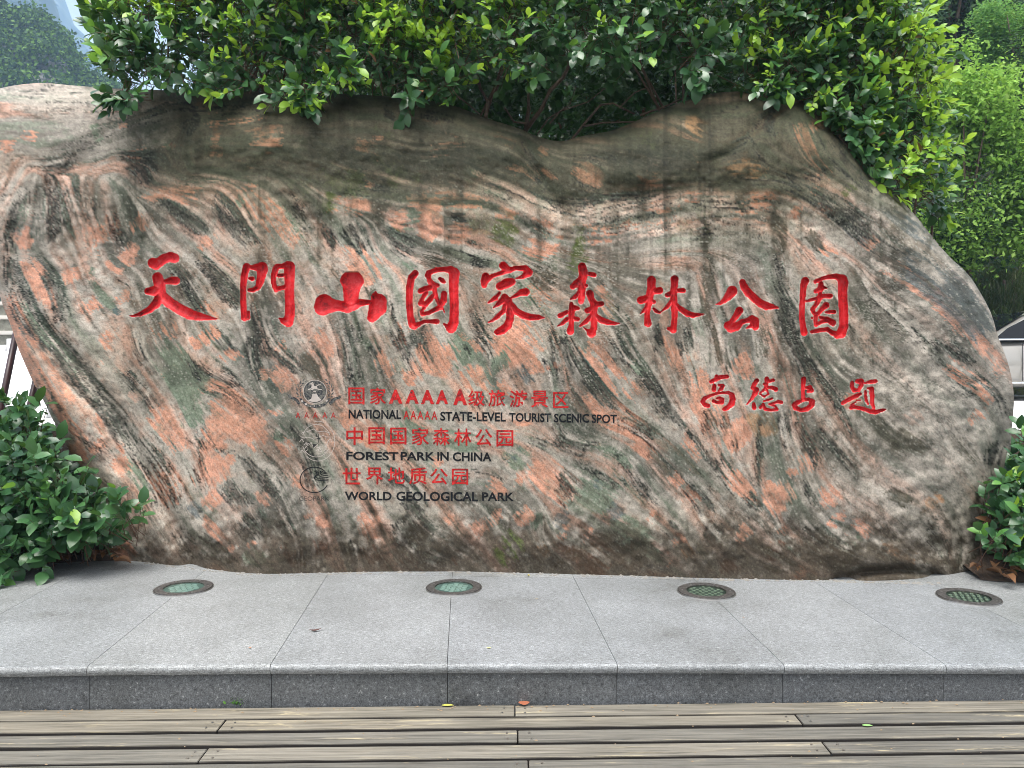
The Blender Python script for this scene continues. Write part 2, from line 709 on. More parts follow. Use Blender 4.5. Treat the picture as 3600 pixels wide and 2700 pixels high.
# base line of the rock: where it meets the ledge
BL = np.array([(-300,1940),(200,1950),(395,1970),(500,1975),(660,1993),(800,2008),(870,2020),(1150,2014),(1300,2010),(1600,2008),(2000,2018),(2400,2030),(2600,2035),(2940,2040),(3100,2045),(3306,2050),(3450,2036),(3600,2030)], float)
def base_depth(u):
    v = np.interp(u, BL[:,0], BL[:,1])
    k = np.array([v*0+1])
    return (HC-H)*F/(v-CV)
BD_U = np.arange(-400, 3700, 20.0)
_bd = base_depth(BD_U); _k = np.exp(-0.5*(np.arange(-8, 9)/3.5)**2); _k /= _k.sum()
BD_S = np.convolve(np.pad(_bd, 8, 'edge'), _k, 'valid')

# creases that are real relief: depth (m), half width (px), points
CREASES = [
 (.085, 34, [(50,820),(40,930),(70,1040),(135,1135),(228,1225),(304,1323),(380,1415),(434,1497),(477,1578),(520,1686),(586,1800),(660,1930),(676,2000)]),
 (.05, 26, [(8,1010),(60,1130),(160,1260),(260,1370),(330,1440),(390,1530),(420,1640)]),
 (.05, 30, [(1845,480),(1856,542),(1880,600),(1930,690),(1990,760)]),
 (.04, 30, [(2780,352),(2671,434),(2617,504),(2560,545),(2490,580)]),
 (.05, 40, [(800,380),(560,400),(420,440),(340,500),(290,560),(200,640),(120,720)]),
 (.03, 22, [(1880,500),(1940,545),(2100,550),(2250,560)]),
 (.016, 34, [(1000,620),(1300,655),(1600,650),(1900,720),(2200,700),(2500,625),(2900,620)]),
 (.03, 18, [(3300,1290),(3400,1370),(3470,1450),(3530,1560),(3540,1680)]),
 (.10, 34, [(3520,1560),(3485,1605),(3480,1640)]),
 (.04, 24, [(3060,600),(3150,760),(3260,880),(3380,1030),(3450,1180),(3510,1330)]),
 (.03, 40, [(980,690),(1060,790),(1120,900)]),
 (.08, 16, [(2942,2042),(3024,2014),(3160,2003),(3270,2012),(3310,2035)]),
]
BULGES = [  # (m toward the viewer, u, v, ru, rv)
 (.10, 150, 420, 320, 140), (.08, 900, 480, 500, 90), (.10, 2600, 520, 420, 110), (.05, 1500, 1300, 1300, 420),
 (.07, 2250, 620, 260, 60), (-.05, 1950, 620, 260, 90), (.05, 3350, 1500, 200, 260), (.06, 230, 1500, 160, 300), (-.05, 3300, 1930, 160, 70)]
def polyline_dist(px, py, pts):
    best = np.full(px.shape, 1e9)
    for a, b in zip(pts[:-1], pts[1:]):
        ex, ey = b[0]-a[0], b[1]-a[1]; L = ex*ex+ey*ey+1e-9
        t = np.clip(((px-a[0])*ex+(py-a[1])*ey)/L, 0, 1)
        best = np.minimum(best, (a[0]+t*ex-px)**2+(a[1]+t*ey-py)**2)
    return np.sqrt(best)

def rock_depth(u, v, sd):
    Y = np.interp(u, BD_U, BD_S)
    hgt = np.clip((2010-v), 0, None)
    Y = Y + hgt/1000*0.05
    Y = Y + 0.30*np.clip((760-v)/420, 0, None)**1.5          # the top leans away
    Y = Y + 0.40*np.clip((u-2950)/620, 0, None)**2            # right shoulder turns away
    Y = Y + 0.35*np.clip((300-u)/450, 0, None)**1.6
    low = sm(2010, 1930, v)                                   # no change where the rock stands on the ledge
    for a, bu, bv, ru, rv in BULGES:
        Y = Y - a*np.exp(-((u-bu)/ru)**2-((v-bv)/rv)**2)*low
    for a, wd, pts in CREASES:
        p = np.array(pts, float)
        m = (u > p[:,0].min()-3*wd) & (u < p[:,0].max()+3*wd) & (v > p[:,1].min()-3*wd) & (v < p[:,1].max()+3*wd)
        if m.any():
            d = polyline_dist(u[m], v[m], p)
            Y[m] = Y[m] + a*np.exp(-(d/wd)**2)*0.9
    flat = 1 - 0.75*sm(780, 900, v)*sm(1960, 1700, v)*sm(300, 500, u)*sm(3250, 3050, u)   # dressed face round the inscription
    rough = fbm(u/150, v/110, 4, 3)*0.035 + fbm(u/38, v/30, 3, 9)*0.007
    Y = Y + rough*flat*(0.3+0.7*low)
    wl = 95.0
    t = np.clip(1 - np.clip(sd, 0, None)/wl, 0, 1)
    side = np.clip(sm(1960, 1850, v) + sm(3440, 3500, u) + 0.0, 0, 1)
    Y = Y + 0.42*(1-np.sqrt(np.clip(1-t*t, 0, 1)))*side
    return Y

# ---- inscription strokes (each block: origin x, y, scale; strokes of x,y,r)
CH = {
 'heaven': (440, 860, 1/5.529, "540,360,105 600,390,100 750,280,95 880,235,95 960,265,95|630,640,105 670,760,115 690,900,100 700,1000,110|780,725,50 900,700,75 990,700,80|440,905,70 560,900,95 650,880,100|690,1000,100 600,1150,90 480,1260,66 300,1350,45 150,1390,20 60,1380,6|720,1000,110 850,1120,105 1050,1250,105 1250,1350,105 1450,1400,80 1600,1420,50 1750,1440,20 1800,1440,8"),
 'gate': (820, 880, 1/5.529, "260,320,75 215,500,70 195,700,60 195,1000,58 205,1200,60 220,1310,72|290,1320,42 295,1200,32|320,335,36 430,330,60 560,330,105 560,380,110 550,500,85 520,620,75 480,720,55 380,775,45 310,775,38|330,545,38 370,555,48|830,350,65 785,480,52 780,620,50 810,720,50 830,780,42|830,765,45 900,740,45 1000,715,45|880,490,38 960,485,38|850,315,55 950,310,50 1050,290,80|1090,320,112 1095,500,102 1090,700,95 1095,900,94 1100,1100,94 1100,1250,96 1070,1390,100 980,1370,65 900,1330,22"),
 'mountain': (1080, 900, 1/5.529, "870,510,235 860,640,165 850,780,145 850,880,140|330,920,180 300,990,165 450,960,140 620,965,100 780,990,115 900,960,100 1050,905,70 1200,900,52|1330,700,22 1320,790,80 1390,880,150 1370,1000,175 1300,1130,125 1260,1200,95"),
 'nation': (1380, 900, 1/5.529, "440,340,70 370,420,72 335,600,70 325,800,64 330,1000,64 350,1200,66 390,1340,80|430,1370,60 500,1330,46 620,1270,34 760,1270,40 860,1275,56|690,380,66 700,330,50 850,270,50 1000,260,46 1130,270,80 1210,340,96|1200,330,104 1190,500,96 1190,700,90 1200,900,88 1200,1100,88 1190,1300,92 1140,1400,104|1060,1370,46 1000,1320,22|920,440,36 970,480,50 1010,510,30|700,420,46 730,500,54 790,560,60 880,570,38|540,680,55 640,640,55 750,610,60|810,600,50 830,740,44 880,880,40 930,980,42|650,720,46 570,850,40 545,920,50 640,940,55 730,850,54 780,780,46|940,980,45 990,870,64 1000,735,62|930,1000,55 850,1030,45 700,1110,40 580,1130,40 560,1080,26 620,1000,36|980,1020,18 1030,1150,8"),
 'home': (1640, 900, 1/5.529, "715,190,85 790,260,75|370,390,72 350,490,76 345,570,58|400,470,56 500,390,42 680,330,42 850,270,56 950,235,42 1150,240,60 1200,320,86 1100,400,45 960,440,14|650,590,80 780,530,96 880,500,76|640,720,32 560,820,48 420,910,18|740,800,70 800,880,86 840,1000,80 850,1130,75 840,1240,76 800,1350,80 700,1440,80 600,1480,64|720,850,76 620,930,46 520,1010,13|760,960,56 720,1070,46 600,1180,46 500,1260,27 400,1300,9|880,970,76 960,1070,70 1100,1150,72 1250,1190,66 1400,1190,50 1520,1200,9|850,820,18 980,760,42 1060,710,60 1150,700,82"),
 'woods': (1920, 900, 1/5.529, "700,200,78 720,300,85 720,400,85 680,520,84 690,650,76 690,780,70 680,880,60|850,350,46 930,370,50|690,450,66 580,540,66 520,590,60|780,580,36|640,720,50 560,800,40 430,860,8|490,930,40 500,1050,60 490,1200,60 490,1330,46 470,1460,76|400,1090,40 300,1150,46 260,1160,46|560,1010,54 620,1020,40|400,1230,46 320,1310,36 210,1370,9|560,1220,50 620,1230,42|850,730,76 880,850,60 930,930,74 920,1050,74 930,1200,70 930,1400,64 880,1500,86 790,1440,26 730,1390,13|1000,940,54 1080,930,50|900,1040,64 800,1060,56|860,1180,46 780,1270,46 660,1360,22|980,1180,54 1080,1250,60 1200,1290,54 1330,1310,36 1450,1310,8"),
 'forest': (2200, 920, 1/5.529, "500,360,86 500,480,80 470,620,74 460,760,74 430,900,56 415,1050,52 430,1200,76|570,570,64 660,560,70|400,720,74 290,750,76|540,780,46|400,880,36 340,960,27 280,1020,12|540,910,26 590,960,36 660,990,26|950,340,80 945,450,66 930,600,70 930,750,70 945,900,66 950,1050,58 940,1200,58 920,1320,70 820,1300,30|1020,560,42 1120,560,50|860,630,56 800,650,46|880,780,42 800,880,36 690,970,17|990,850,46 1080,930,54 1200,1010,60 1300,1040,54 1420,1030,32 1540,1020,8"),
 'public': (2460, 940, 1/5.529, "630,460,105 560,560,80 480,640,54 400,700,30 300,720,8|830,290,66 870,390,75 950,500,80 1060,600,80 1180,700,80 1290,750,80 1400,760,54 1550,790,10|770,840,80 700,950,60 620,1060,50 580,1140,66|550,1130,85 600,1180,85 720,1150,80 820,1060,50 920,1030,46 1010,1010,80 1060,1050,94 1080,1150,74|1000,1140,46 890,1190,9"),
 'garden': (2760, 930, 1/5.529, "390,320,80 360,400,66 345,600,58 330,800,55 325,1000,56 345,1180,58 370,1320,70|590,330,42 700,280,36 850,240,46 1000,230,56 1110,290,100 1130,360,105|1120,400,96 1120,600,90 1130,800,90 1140,1000,90 1140,1200,90 1090,1340,96 1000,1390,55|520,1310,38 700,1270,40 820,1260,46 920,1330,50 1030,1360,56|700,370,50 690,480,64 590,520,42|760,450,40 810,460,13|680,560,42 670,650,54 620,750,46 530,880,40 560,950,36 640,960,36 720,860,46 800,790,64|420,710,27 530,680,32 650,650,40 760,610,42 880,610,50|780,930,18 870,920,36 960,920,40|600,1000,45 590,1100,36 600,1170,40 700,1120,36 830,1090,40 930,1140,60|680,1030,32 820,1060,45 930,1130,64|520,1040,22"),
 'tall': (2450, 1290, 1/6.506, "320,340,45 450,280,50 560,230,50 690,220,50|450,220,50|400,430,45 390,520,55|500,410,30 590,430,45 560,500,45 490,550,20|260,890,50 180,870,50 130,800,50 180,720,50 300,660,35 450,610,30 600,590,30 720,590,40 800,640,60 820,750,70 790,850,70 700,930,60 620,970,45|380,780,45 470,820,35 570,810,50 590,740,40 520,710,40 450,720,25"),
 'virtue': (2450, 1290, 1/6.506, "1370,310,55 1310,400,50 1270,480,45 1370,520,55 1330,600,60 1260,720,40 1140,860,15|1300,850,45 1310,930,55|1600,270,55 1590,400,45 1570,500,40 1450,590,25|1650,330,36 1750,300,40|1530,390,30|1620,470,32 1720,470,42 1800,510,58|1600,530,30 1640,620,22 1540,680,26 1440,620,22|1530,780,22 1620,760,28 1720,720,28|1450,930,38 1520,850,32 1560,960,38 1700,990,32 1830,970,38 1800,900,22 1650,850,22 1750,830,28 1860,790,38 1930,810,46"),
 'occupy': (2760, 1300, 1/5.978, "390,190,55 385,300,48 370,420,40 380,560,40 380,610,40|440,380,30 520,370,50 550,430,55 480,460,30|380,640,35 250,690,48 190,740,52 220,800,52 340,850,42 470,820,52 560,740,62 570,670,58 500,620,38 400,630,34"),
 'title': (2760, 1300, 1/5.978, "1410,270,42 1400,350,42 1450,430,46 1540,430,38 1600,330,48 1600,240,58 1520,240,50|1680,280,25 1800,250,40 1900,240,45|1210,700,40 1350,620,45 1500,550,45 1580,510,35|1380,800,40 1450,780,40 1650,820,45 1780,870,45 1900,890,50 2050,850,35 2120,830,15|1690,450,28 1690,560,28 1710,650,32 1740,720,22|1740,390,24 1820,400,48 1830,550,48 1830,700,43 1860,800,38|1700,490,14 1760,490,14|1700,570,14 1750,575,14|1500,640,15 1590,640,15|1390,740,24 1500,670,14"),
}
def char_strokes(k):
    ox, oy, s, t = CH[k]; out = []
    for st in t.split('|'):
        p = np.array([[float(a) for a in q.split(',')] for q in st.split()])
        p = p*s; p[:,0] += ox; p[:,1] += oy; out.append(p)
    return out
def capsules_sdf(px, py, strokes):
    """positive inside"""
    best = np.full(px.shape, 1e9)
    for p in strokes:
        if len(p) == 1: p = np.vstack([p, p+[0.5,0,0]])
        for a, b in zip(p[:-1], p[1:]):
            ex, ey = b[0]-a[0], b[1]-a[1]; L = ex*ex+ey*ey+1e-9
            t = np.clip(((px-a[0])*ex+(py-a[1])*ey)/L, 0, 1)
            d = np.sqrt((a[0]+t*ex-px)**2+(a[1]+t*ey-py)**2) - (a[2]+t*(b[2]-a[2]))
            # gentle union so that strokes melt into each other like brush work
            h = np.clip(0.5+0.5*(best-d)/2.5, 0, 1)
            best = best*(1-h)+d*h - 2.5*h*(1-h)
    return -best

# ---- tensor grid in picture coordinates
def build_axis(segs):
    out = []
    for a, b, st in segs:
        n = max(1, int(round((b-a)/st))); out.append(np.linspace(a, b, n, endpoint=False))
    return np.concatenate(out + [[segs[-1][1]]])
GU = build_axis([(-190,440,6),(440,3140,3.0),(3140,3580,5)])
GV = build_axis([(276,880,5),(880,1210,3),(1210,1300,5),(1300,1470,3),(1470,2076,5)])
UU, VV = np.meshgrid(GU, GV)
nu, nv = len(GU), len(GV)
hu = np.gradient(GU)[None, :]*np.ones((nv,1)); hv = np.gradient(GV)[:, None]*np.ones((1,nu))

# coarse distance map of the outline, refined near the edge
sd, gx, gy = poly_sdf(UU.ravel(), VV.ravel(), OUTLINE)
sd = sd.reshape(UU.shape); gx = gx.reshape(UU.shape); gy = gy.reshape(UU.shape)
snap = np.abs(sd) < 0.62*np.maximum(hu, hv)
PU = np.where(snap, UU+gx, UU); PV = np.where(snap, VV+gy, VV)
sd = np.where(snap, 0.0, sd)

# characters
groove = np.zeros_like(UU); char_id = np.full(UU.shape, -1); csd_all = np.full(UU.shape, -99.0)
CKEYS = list(CH.keys())
cell_char = np.full((nv-1, nu-1), -1)
cu = 0.25*(UU[:-1,:-1]+UU[1:,:-1]+UU[:-1,1:]+UU[1:,1:]); cvv = 0.25*(VV[:-1,:-1]+VV[1:,:-1]+VV[:-1,1:]+VV[1:,1:])
csnap = np.zeros(UU.shape, bool)
for ci, k in enumerate(CKEYS):
    S = char_strokes(k); allp = np.vstack(S)
    x0, x1 = allp[:,0].min()-35, allp[:,0].max()+35; y0, y1 = allp[:,1].min()-35, allp[:,1].max()+35
    i0, i1 = np.searchsorted(GU, [x0, x1]); j0, j1 = np.searchsorted(GV, [y0, y1])
    sl = (slice(j0, j1), slice(i0, i1))
    wob = 0.8*fbm(UU[sl]/9, VV[sl]/9, 2, 5)
    s = capsules_sdf(UU[sl], VV[sl], S) + wob
    g0, g1 = np.gradient(s, GV[j0:j1], GU[i0:i1])
    gn = np.sqrt(g0*g0+g1*g1)+1e-6
    sn = np.abs(s) < 0.55*3
    PU[sl] = np.where(sn, PU[sl]-s*g1/gn**2*np.clip(gn,0.3,1.5), PU[sl]); PV[sl] = np.where(sn, PV[sl]-s*g0/gn**2*np.clip(gn,0.3,1.5), PV[sl])
    s = np.where(sn, 0, s)
    csd_all[sl] = np.maximum(csd_all[sl], s)
    cc = 0.25*(s[:-1,:-1]+s[1:,:-1]+s[:-1,1:]+s[1:,1:])
    sub = cell_char[j0:j1-1, i0:i1-1]; sub[cc > 0.35] = ci
big = np.where(VV < 1260, 1.0, 0.55)
groove = 0.050*big*(1-np.exp(-np.clip(csd_all, 0, None)/(7.5*big)))

DEP = rock_depth(PU.ravel(), PV.ravel(), sd.ravel()).reshape(UU.shape)
ROCK_DEP0 = DEP.copy()
DEP = DEP + groove
def surf(u, v):
    """depth of the stone face at picture points (bilinear in the grid, without the carving)"""
    u = np.asarray(u, float); v = np.asarray(v, float)
    i = np.clip(np.searchsorted(GU, u)-1, 0, nu-2); j = np.clip(np.searchsorted(GV, v)-1, 0, nv-2)
    a = np.clip((u-GU[i])/(GU[i+1]-GU[i]), 0, 1); b = np.clip((v-GV[j])/(GV[j+1]-GV[j]), 0, 1)
    D = ROCK_DEP0
    return (D[j,i]*(1-a)+D[j,i+1]*a)*(1-b)+(D[j+1,i]*(1-a)+D[j+1,i+1]*a)*b

# ---- mineral flow: direction field from the traced veins, then line integral convolution
q = 3.0
RX = np.arange(-200, 3604, q); RY = np.arange(268, 2092, q); RW, RH = len(RX), len(RY)
smp = []
for kd, wd, pts in ST:
    if kd in 'MR' : continue
    for a, b in zip(pts[:-1], pts[1:]):
        L = np.hypot(*(b-a)); n = max(1, int(L/30)); ang = math.atan2(b[1]-a[1], b[0]-a[0])
        wt = (1.0 if len(pts) > 2 else 0.4)*(0.35 if kd == 'K' else 1)
        if L < 30: wt *= 0.3
        for i in range(n): 
            c = a+(b-a)*(i+.5)/n; smp.append((c[0], c[1], math.cos(2*ang), math.sin(2*ang), wt))
for u0, v0, an in [(1100,1400,62),(1500,1200,62),(1900,1300,60),(2300,1200,62),(2700,1100,66),(2700,1700,60),(1400,1850,60),(2100,1850,50),(3100,1400,45),(3300,1700,55),(900,1700,58),(600,1400,60),(2600,1000,75),(3200,1150,45),(1500,1650,55)]:
    for _ in range(6): smp.append((u0+random.uniform(-80,80), v0+random.uniform(-60,60), math.cos(2*math.radians(an)), math.sin(2*math.radians(an)), 1.2))
smp = np.array(smp)
cxx = np.arange(-200, 3650, 28.0); cyy = np.arange(268, 2110, 28.0); CX, CY = np.meshgrid(cxx, cyy)
d2 = (CX.ravel()[:,None]-smp[:,0])**2+(CY.ravel()[:,None]-smp[:,1])**2
W = smp[:,4]/(d2+35.0**2)**1.6
c2 = (W*smp[:,2]).sum(1).reshape(CX.shape); s2 = (W*smp[:,3]).sum(1).reshape(CX.shape)
nn = np.sqrt(c2**2+s2**2)+1e-12; c2 /= nn; s2 /= nn
def bil(A, x, y):
    x = np.clip(x, 0, A.shape[1]-1.001); y = np.clip(y, 0, A.shape[0]-1.001)
    i = x.astype(np.int32); j = y.astype(np.int32); a = x-i; b = y-j
    return (A[j,i]*(1-a)+A[j,i+1]*a)*(1-b)+(A[j+1,i]*(1-a)+A[j+1,i+1]*a)*b
RXX, RYY = np.meshgrid(RX, RY)
C2 = bil(c2, (RXX+200)/28, (RYY-268)/28); S2 = bil(s2, (RXX+200)/28, (RYY-268)/28)
TH = 0.5*np.arctan2(S2, C2)
TH = TH + 0.30*fbm(RXX/200, RYY/150, 2, 21) + 0.12*fbm(RXX/60, RYY/60, 2, 22)
VX = np.cos(TH).astype(np.float32); VY = np.sin(TH).astype(np.float32)
def blur(A, s):
    r = int(3*s)+1; k = np.exp(-0.5*(np.arange(-r, r+1)/s)**2); k /= k.sum()
    B = np.zeros_like(A); Ap = np.pad(A, ((r,r),(0,0)), 'wrap')
    for i, kk in enumerate(k): B += kk*Ap[i:i+A.shape[0]]
    C = np.zeros_like(A); Bp = np.pad(B, ((0,0),(r,r)), 'wrap')
    for i, kk in enumerate(k): C += kk*Bp[:, i:i+A.shape[1]]
    return C
def lic(src, steps, h):
    acc = src.copy(); tot = 1
    gxx, gyy = np.meshgrid(np.arange(RW, dtype=np.float32), np.arange(RH, dtype=np.float32))
    for sg in (1, -1):
        x = gxx.copy(); y = gyy.copy(); dx = VX*sg; dy = VY*sg
        for i in range(steps):
            x = x+dx*h; y = y+dy*h
            xi = np.clip(x, 0, RW-1).astype(np.int32); yi = np.clip(y, 0, RH-1).astype(np.int32)
            nx = VX[yi,xi]; ny = VY[yi,xi]; s_ = np.where(nx*dx+ny*dy < 0, -1, 1)
            dx = nx*s_; dy = ny*s_
            acc += src[yi,xi]; tot += 1
    acc /= tot
    acc -= blur(acc, 40)
    return acc/(acc.std()+1e-9)
R1 = np.random.default_rng(5)
n_f = lic(R1.standard_normal((RH,RW)).astype(np.float32), 16, 1.0)
n_m = lic(blur(R1.standard_normal((RH,RW)).astype(np.float32), 1.7), 24, 2.2)
n_m2 = lic(blur(R1.standard_normal((RH,RW)).astype(np.float32), 2.8), 24, 3.2)
n_l = lic(blur(R1.standard_normal((RH,RW)).astype(np.float32), 5.5), 26, 5.0)
n_i = fbm(RXX/26, RYY/26, 4, 31)*2.2          # blotchy, no direction
n_s = fbm(RXX/9, RYY/9, 3, 33)*2.0            # speckle

# ---- accumulate the traced fields
Wx = RXX + 20*fbm(RXX/90, RYY/90, 3, 41) + 6*fbm(RXX/22, RYY/22, 3, 43) - 14*VY*n_m - 8*VY*n_f; Wy = RYY + 20*fbm(RXX/90, RYY/90, 3, 42) + 6*fbm(RXX/22, RYY/22, 3, 44) + 14*VX*n_m + 8*VX*n_f
FLD = {k: np.zeros_like(RXX) for k in 'DPGLKMNOR'}
def stroke_field(px, py, pts, wd, taper):
    best = np.full(px.shape, 1e9)
    seg = np.hypot(*(pts[1:]-pts[:-1]).T); cum = np.concatenate([[0], np.cumsum(seg)]); tot = max(cum[-1], 1e-6)
    for k, (a, b) in enumerate(zip(pts[:-1], pts[1:])):
        ex, ey = b[0]-a[0], b[1]-a[1]; L = ex*ex+ey*ey+1e-9
        t = np.clip(((px-a[0])*ex+(py-a[1])*ey)/L, 0, 1)
        d = np.sqrt((a[0]+t*ex-px)**2+(a[1]+t*ey-py)**2)
        s = (cum[k]+t*seg[k])/tot
        wv = wd*(1-taper*np.abs(2*s-1)**2.2)
        best = np.minimum(best, d/wv)
    return best
for kd, wd, pts in ST:
    e = wd*2.4+40
    i0, i1 = np.searchsorted(RX, [pts[:,0].min()-e, pts[:,0].max()+e]); j0, j1 = np.searchsorted(RY, [pts[:,1].min()-e, pts[:,1].max()+e])
    if i1 <= i0 or j1 <= j0: continue
    sl = (slice(j0,j1), slice(i0,i1))
    L_ = np.hypot(*(pts[1:]-pts[:-1]).T).sum()
    if kd == 'D' and wd > 14: wd = wd*0.92
    d = stroke_field(Wx[sl], Wy[sl], pts, wd, 0.88 if L_ > 2.2*wd else 0.4)
    f = np.exp(-(d/1.05)**2*0.9)
    FLD[kd][sl] = 1-(1-FLD[kd][sl])*(1-f*0.92)
def lerp(a, b, t): return a*(1-t[...,None]) + np.asarray(b)*t[...,None]
LIGHT = (0.41, 0.36, 0.315); PINK = (0.60, 0.295, 0.205); PALEP = (0.55, 0.385, 0.315); GREEN = (0.195, 0.235, 0.175); DARK = (0.022, 0.022, 0.019)
NAVY = (0.13, 0.155, 0.165); BROWN = (0.078, 0.070, 0.049); MOSS = (0.070, 0.095, 0.022); ORNG = (0.52, 0.29, 0.17); RUST = (0.16, 0.065, 0.038)
n_v = fbm(RXX/5.0, RYY/5.0, 2, 34)*1.9        # grain of a few millimetres
grit = 0.55*n_s+0.6*n_v
tex = 0.36*n_m + 0.30*n_m2 + 0.30*n_f + 0.24*n_i + 0.12*grit
vm = sm(-0.25, 0.35, fbm(RXX/230+5, RYY/200, 3, 123))
ux = sm(250, 700, RXX)*sm(3350, 2900, RXX)
upper = sm(900, 560, RYY + 26*n_l + 30*n_i)*ux             # weathered upper part, with shade under the leaves painted in
right = sm(2850, 3200, RXX)
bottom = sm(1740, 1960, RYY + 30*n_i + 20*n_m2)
colr = np.ones((RH,RW,3))*np.array(LIGHT)
colr = lerp(colr, PALEP, sm(-.5, 1.0, n_l*0.6+n_i*0.5)*(1-0.75*right))
colr = lerp(colr, (0.25,0.245,0.205), sm(0.2, 1.9, -n_l*0.7+0.4*n_m2+0.4*n_i)*0.7)
crest = sm(620, 480, RYY)*sm(800, 300, RXX); colr = lerp(colr, (0.27,0.24,0.215), crest*0.8)
p = sm(0.26, 0.56, FLD['P'] + 0.17*tex + 0.10*n_l)
p = np.maximum(p, sm(0.6, 1.4, n_l*0.8+0.4*n_m2+0.2*n_m-0.1+0.15*grit+0.3*n_i)*0.45*(1-0.6*right)*(1-FLD['L']*0.6))
colr = lerp(colr, PINK, p*0.95)
colr = lerp(colr, PALEP, sm(0.1, 1.2, -grit+0.3*n_f+0.4*n_i)*p*0.6)
o_ = sm(0.30, 0.70, FLD['O'] + 0.17*tex); colr = lerp(colr, ORNG, o_*0.9)
BIGG = np.zeros_like(RXX)
for u_, v_, a_, c_ in [(2250,1700,300,150),(1950,1480,260,130),(700,1330,130,200),(1500,1560,260,120),(2650,1500,160,200),(1300,1150,160,160),(1650,1250,120,130)]:
    BIGG = np.maximum(BIGG, np.exp(-((RXX-u_)/a_)**2-((RYY-v_)/c_)**2))
g = sm(0.28, 0.74, FLD['G'] + 0.42*BIGG + 0.20*tex - 0.25*FLD['P']); colr = lerp(colr, GREEN, g*0.92)
g2 = sm(0.5, 1.6, -n_l*0.5+0.4*n_m2+0.45*n_i+0.3*n_f)*(1-0.5*p)*(1-0.6*o_); colr = lerp(colr, GREEN, g2*0.5)
l_ = sm(0.3, 0.85, FLD['L'] + 0.17*tex); colr = lerp(colr, LIGHT, l_*0.65)
colr = lerp(colr, (0.225,0.20,0.175), right*sm(-1.0, 0.9, n_i+0.4*n_m2+0.3*grit)*(1-0.6*FLD['P'])*0.6)
nv_ = sm(0.28, 0.75, FLD['N'] + 0.2*tex); colr = lerp(colr, NAVY, nv_*0.75)
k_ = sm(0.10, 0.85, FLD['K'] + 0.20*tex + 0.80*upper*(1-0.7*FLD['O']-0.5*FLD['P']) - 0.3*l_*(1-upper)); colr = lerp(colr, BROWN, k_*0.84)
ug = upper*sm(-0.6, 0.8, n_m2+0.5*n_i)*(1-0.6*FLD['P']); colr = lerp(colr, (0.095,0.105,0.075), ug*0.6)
# water stains running down the upper half
stn = fbm(RXX/46, RYY/900, 3, 61)+0.35*fbm(RXX/14, RYY/400, 2, 62)
st_ = sm(0.08, 0.45, stn)*sm(1180, 760, RYY)*sm(200, 500, RXX)*(0.45+0.55*sm(-1, 1, n_i+0.5*grit)); colr = lerp(colr, BROWN, st_*0.70)
BIGD = np.zeros_like(RXX)
for u_, v_, a_, c_ in [(250,700,190,150),(430,860,130,160),(640,1000,90,150),(1900,1960,420,120),(2700,1850,260,140),(2100,1300,120,160),(2330,1640,200,110),(1780,1800,200,90),(2180,1180,80,140),(1640,1750,160,70),(950,1080,110,180),(960,1330,130,150),(1000,1560,110,120),(1500,1950,420,110),(2150,1960,260,110),(2750,1930,420,130),(2050,1450,110,260),(1180,1250,120,240),(900,1230,90,200),(2900,1560,260,130),(500,760,260,150),(180,760,140,200),(1500,560,520,130),(2300,560,300,80),(2820,1250,140,230),(1000,1800,200,120),(3100,1000,160,240),(2620,1100,90,300),(3380,1150,110,200)]:
    BIGD = np.maximum(BIGD, np.exp(-((RXX-u_)/a_)**2-((RYY-v_)/c_)**2))
BIGD = np.maximum(BIGD, 0.75*sm(0.05, 0.45, fbm(RXX/260+9, RYY/330, 3, 131))*sm(600, 800, RYY))
bd_ = BIGD*sm(-1.7, 0.1, n_m*0.6+n_f*0.4+n_m2*0.4+n_i*0.5+0.3*grit); colr = lerp(colr, (0.038,0.040,0.032), bd_*0.80*(1-0.5*p))
stl = fbm(RXX/24, RYY/600, 3, 66); sl_ = sm(0.2, 0.5, stl)*sm(2050, 2250, RXX)*sm(3150, 2950, RXX)*sm(1950, 1500, RYY); colr = lerp(colr, DARK, sl_*0.45*(0.3+0.7*sm(-1, 1, grit+n_i)))
RUN = np.zeros_like(RXX)
for u_, v0_, v1_, w_ in [(650,330,580,26),(1090,320,640,30),(700,470,660,20),(905,880,1330,38),(2500,880,1220,24),(2740,860,1420,30),(2825,1330,1720,15),(2490,1425,1540,9),(2548,1440,1540,9),(2668,1460,1790,9),(2586,1530,1610,7),(1480,600,880,24),(1620,540,780,18),(2720,680,900,28),(2480,760,1000,18),(1200,380,620,20),(1330,700,860,14),(2420,900,1300,13),(3010,1500,1750,14),(2260,620,820,16),(1010,1750,1960,16),(1900,760,930,20)]:
    uu_ = u_ + 7*fbm(RYY/60, RYY*0+u_, 2, 7)
    RUN = np.maximum(RUN, np.exp(-((RXX-uu_)/(w_*(0.8+0.5*n_i*0.2)))**2)*sm(v0_-30, v0_+40, RYY)*sm(v1_+20, v1_-0.45*(v1_-v0_), RYY))
colr = lerp(colr, (0.052,0.046,0.034), RUN*np.clip(0.66+0.18*n_i+0.12*grit, 0.2, 0.9))
r_ = sm(0.2, 0.8, FLD['R'] + 0.22*tex); colr = lerp(colr, RUST, r_*0.75)
d_ = sm(0.22, 0.64, FLD['D'] + 0.215*tex + 0.08*n_l)
dl = 0.50+0.50*sm(-1.1, 0.5, grit+0.6*n_f+0.5*n_i)          # the dark bands are mottled
colr = lerp(colr, DARK, d_*0.93*dl)
gv = sm(0.5, 1.3, n_f+0.4*n_m-0.2*grit)*d_; colr = lerp(colr, (0.15,0.17,0.135), gv*0.55)
dv = sm(0.80, 1.6, 0.6*n_m+0.65*n_f+0.55*n_m2+0.25*n_l)*(1-0.35*p)*(0.25+0.75*vm); dv = np.clip(dv*(0.18+0.55*vm), 0, 1); colr = lerp(colr, (0.055,0.055,0.045), dv*0.8)
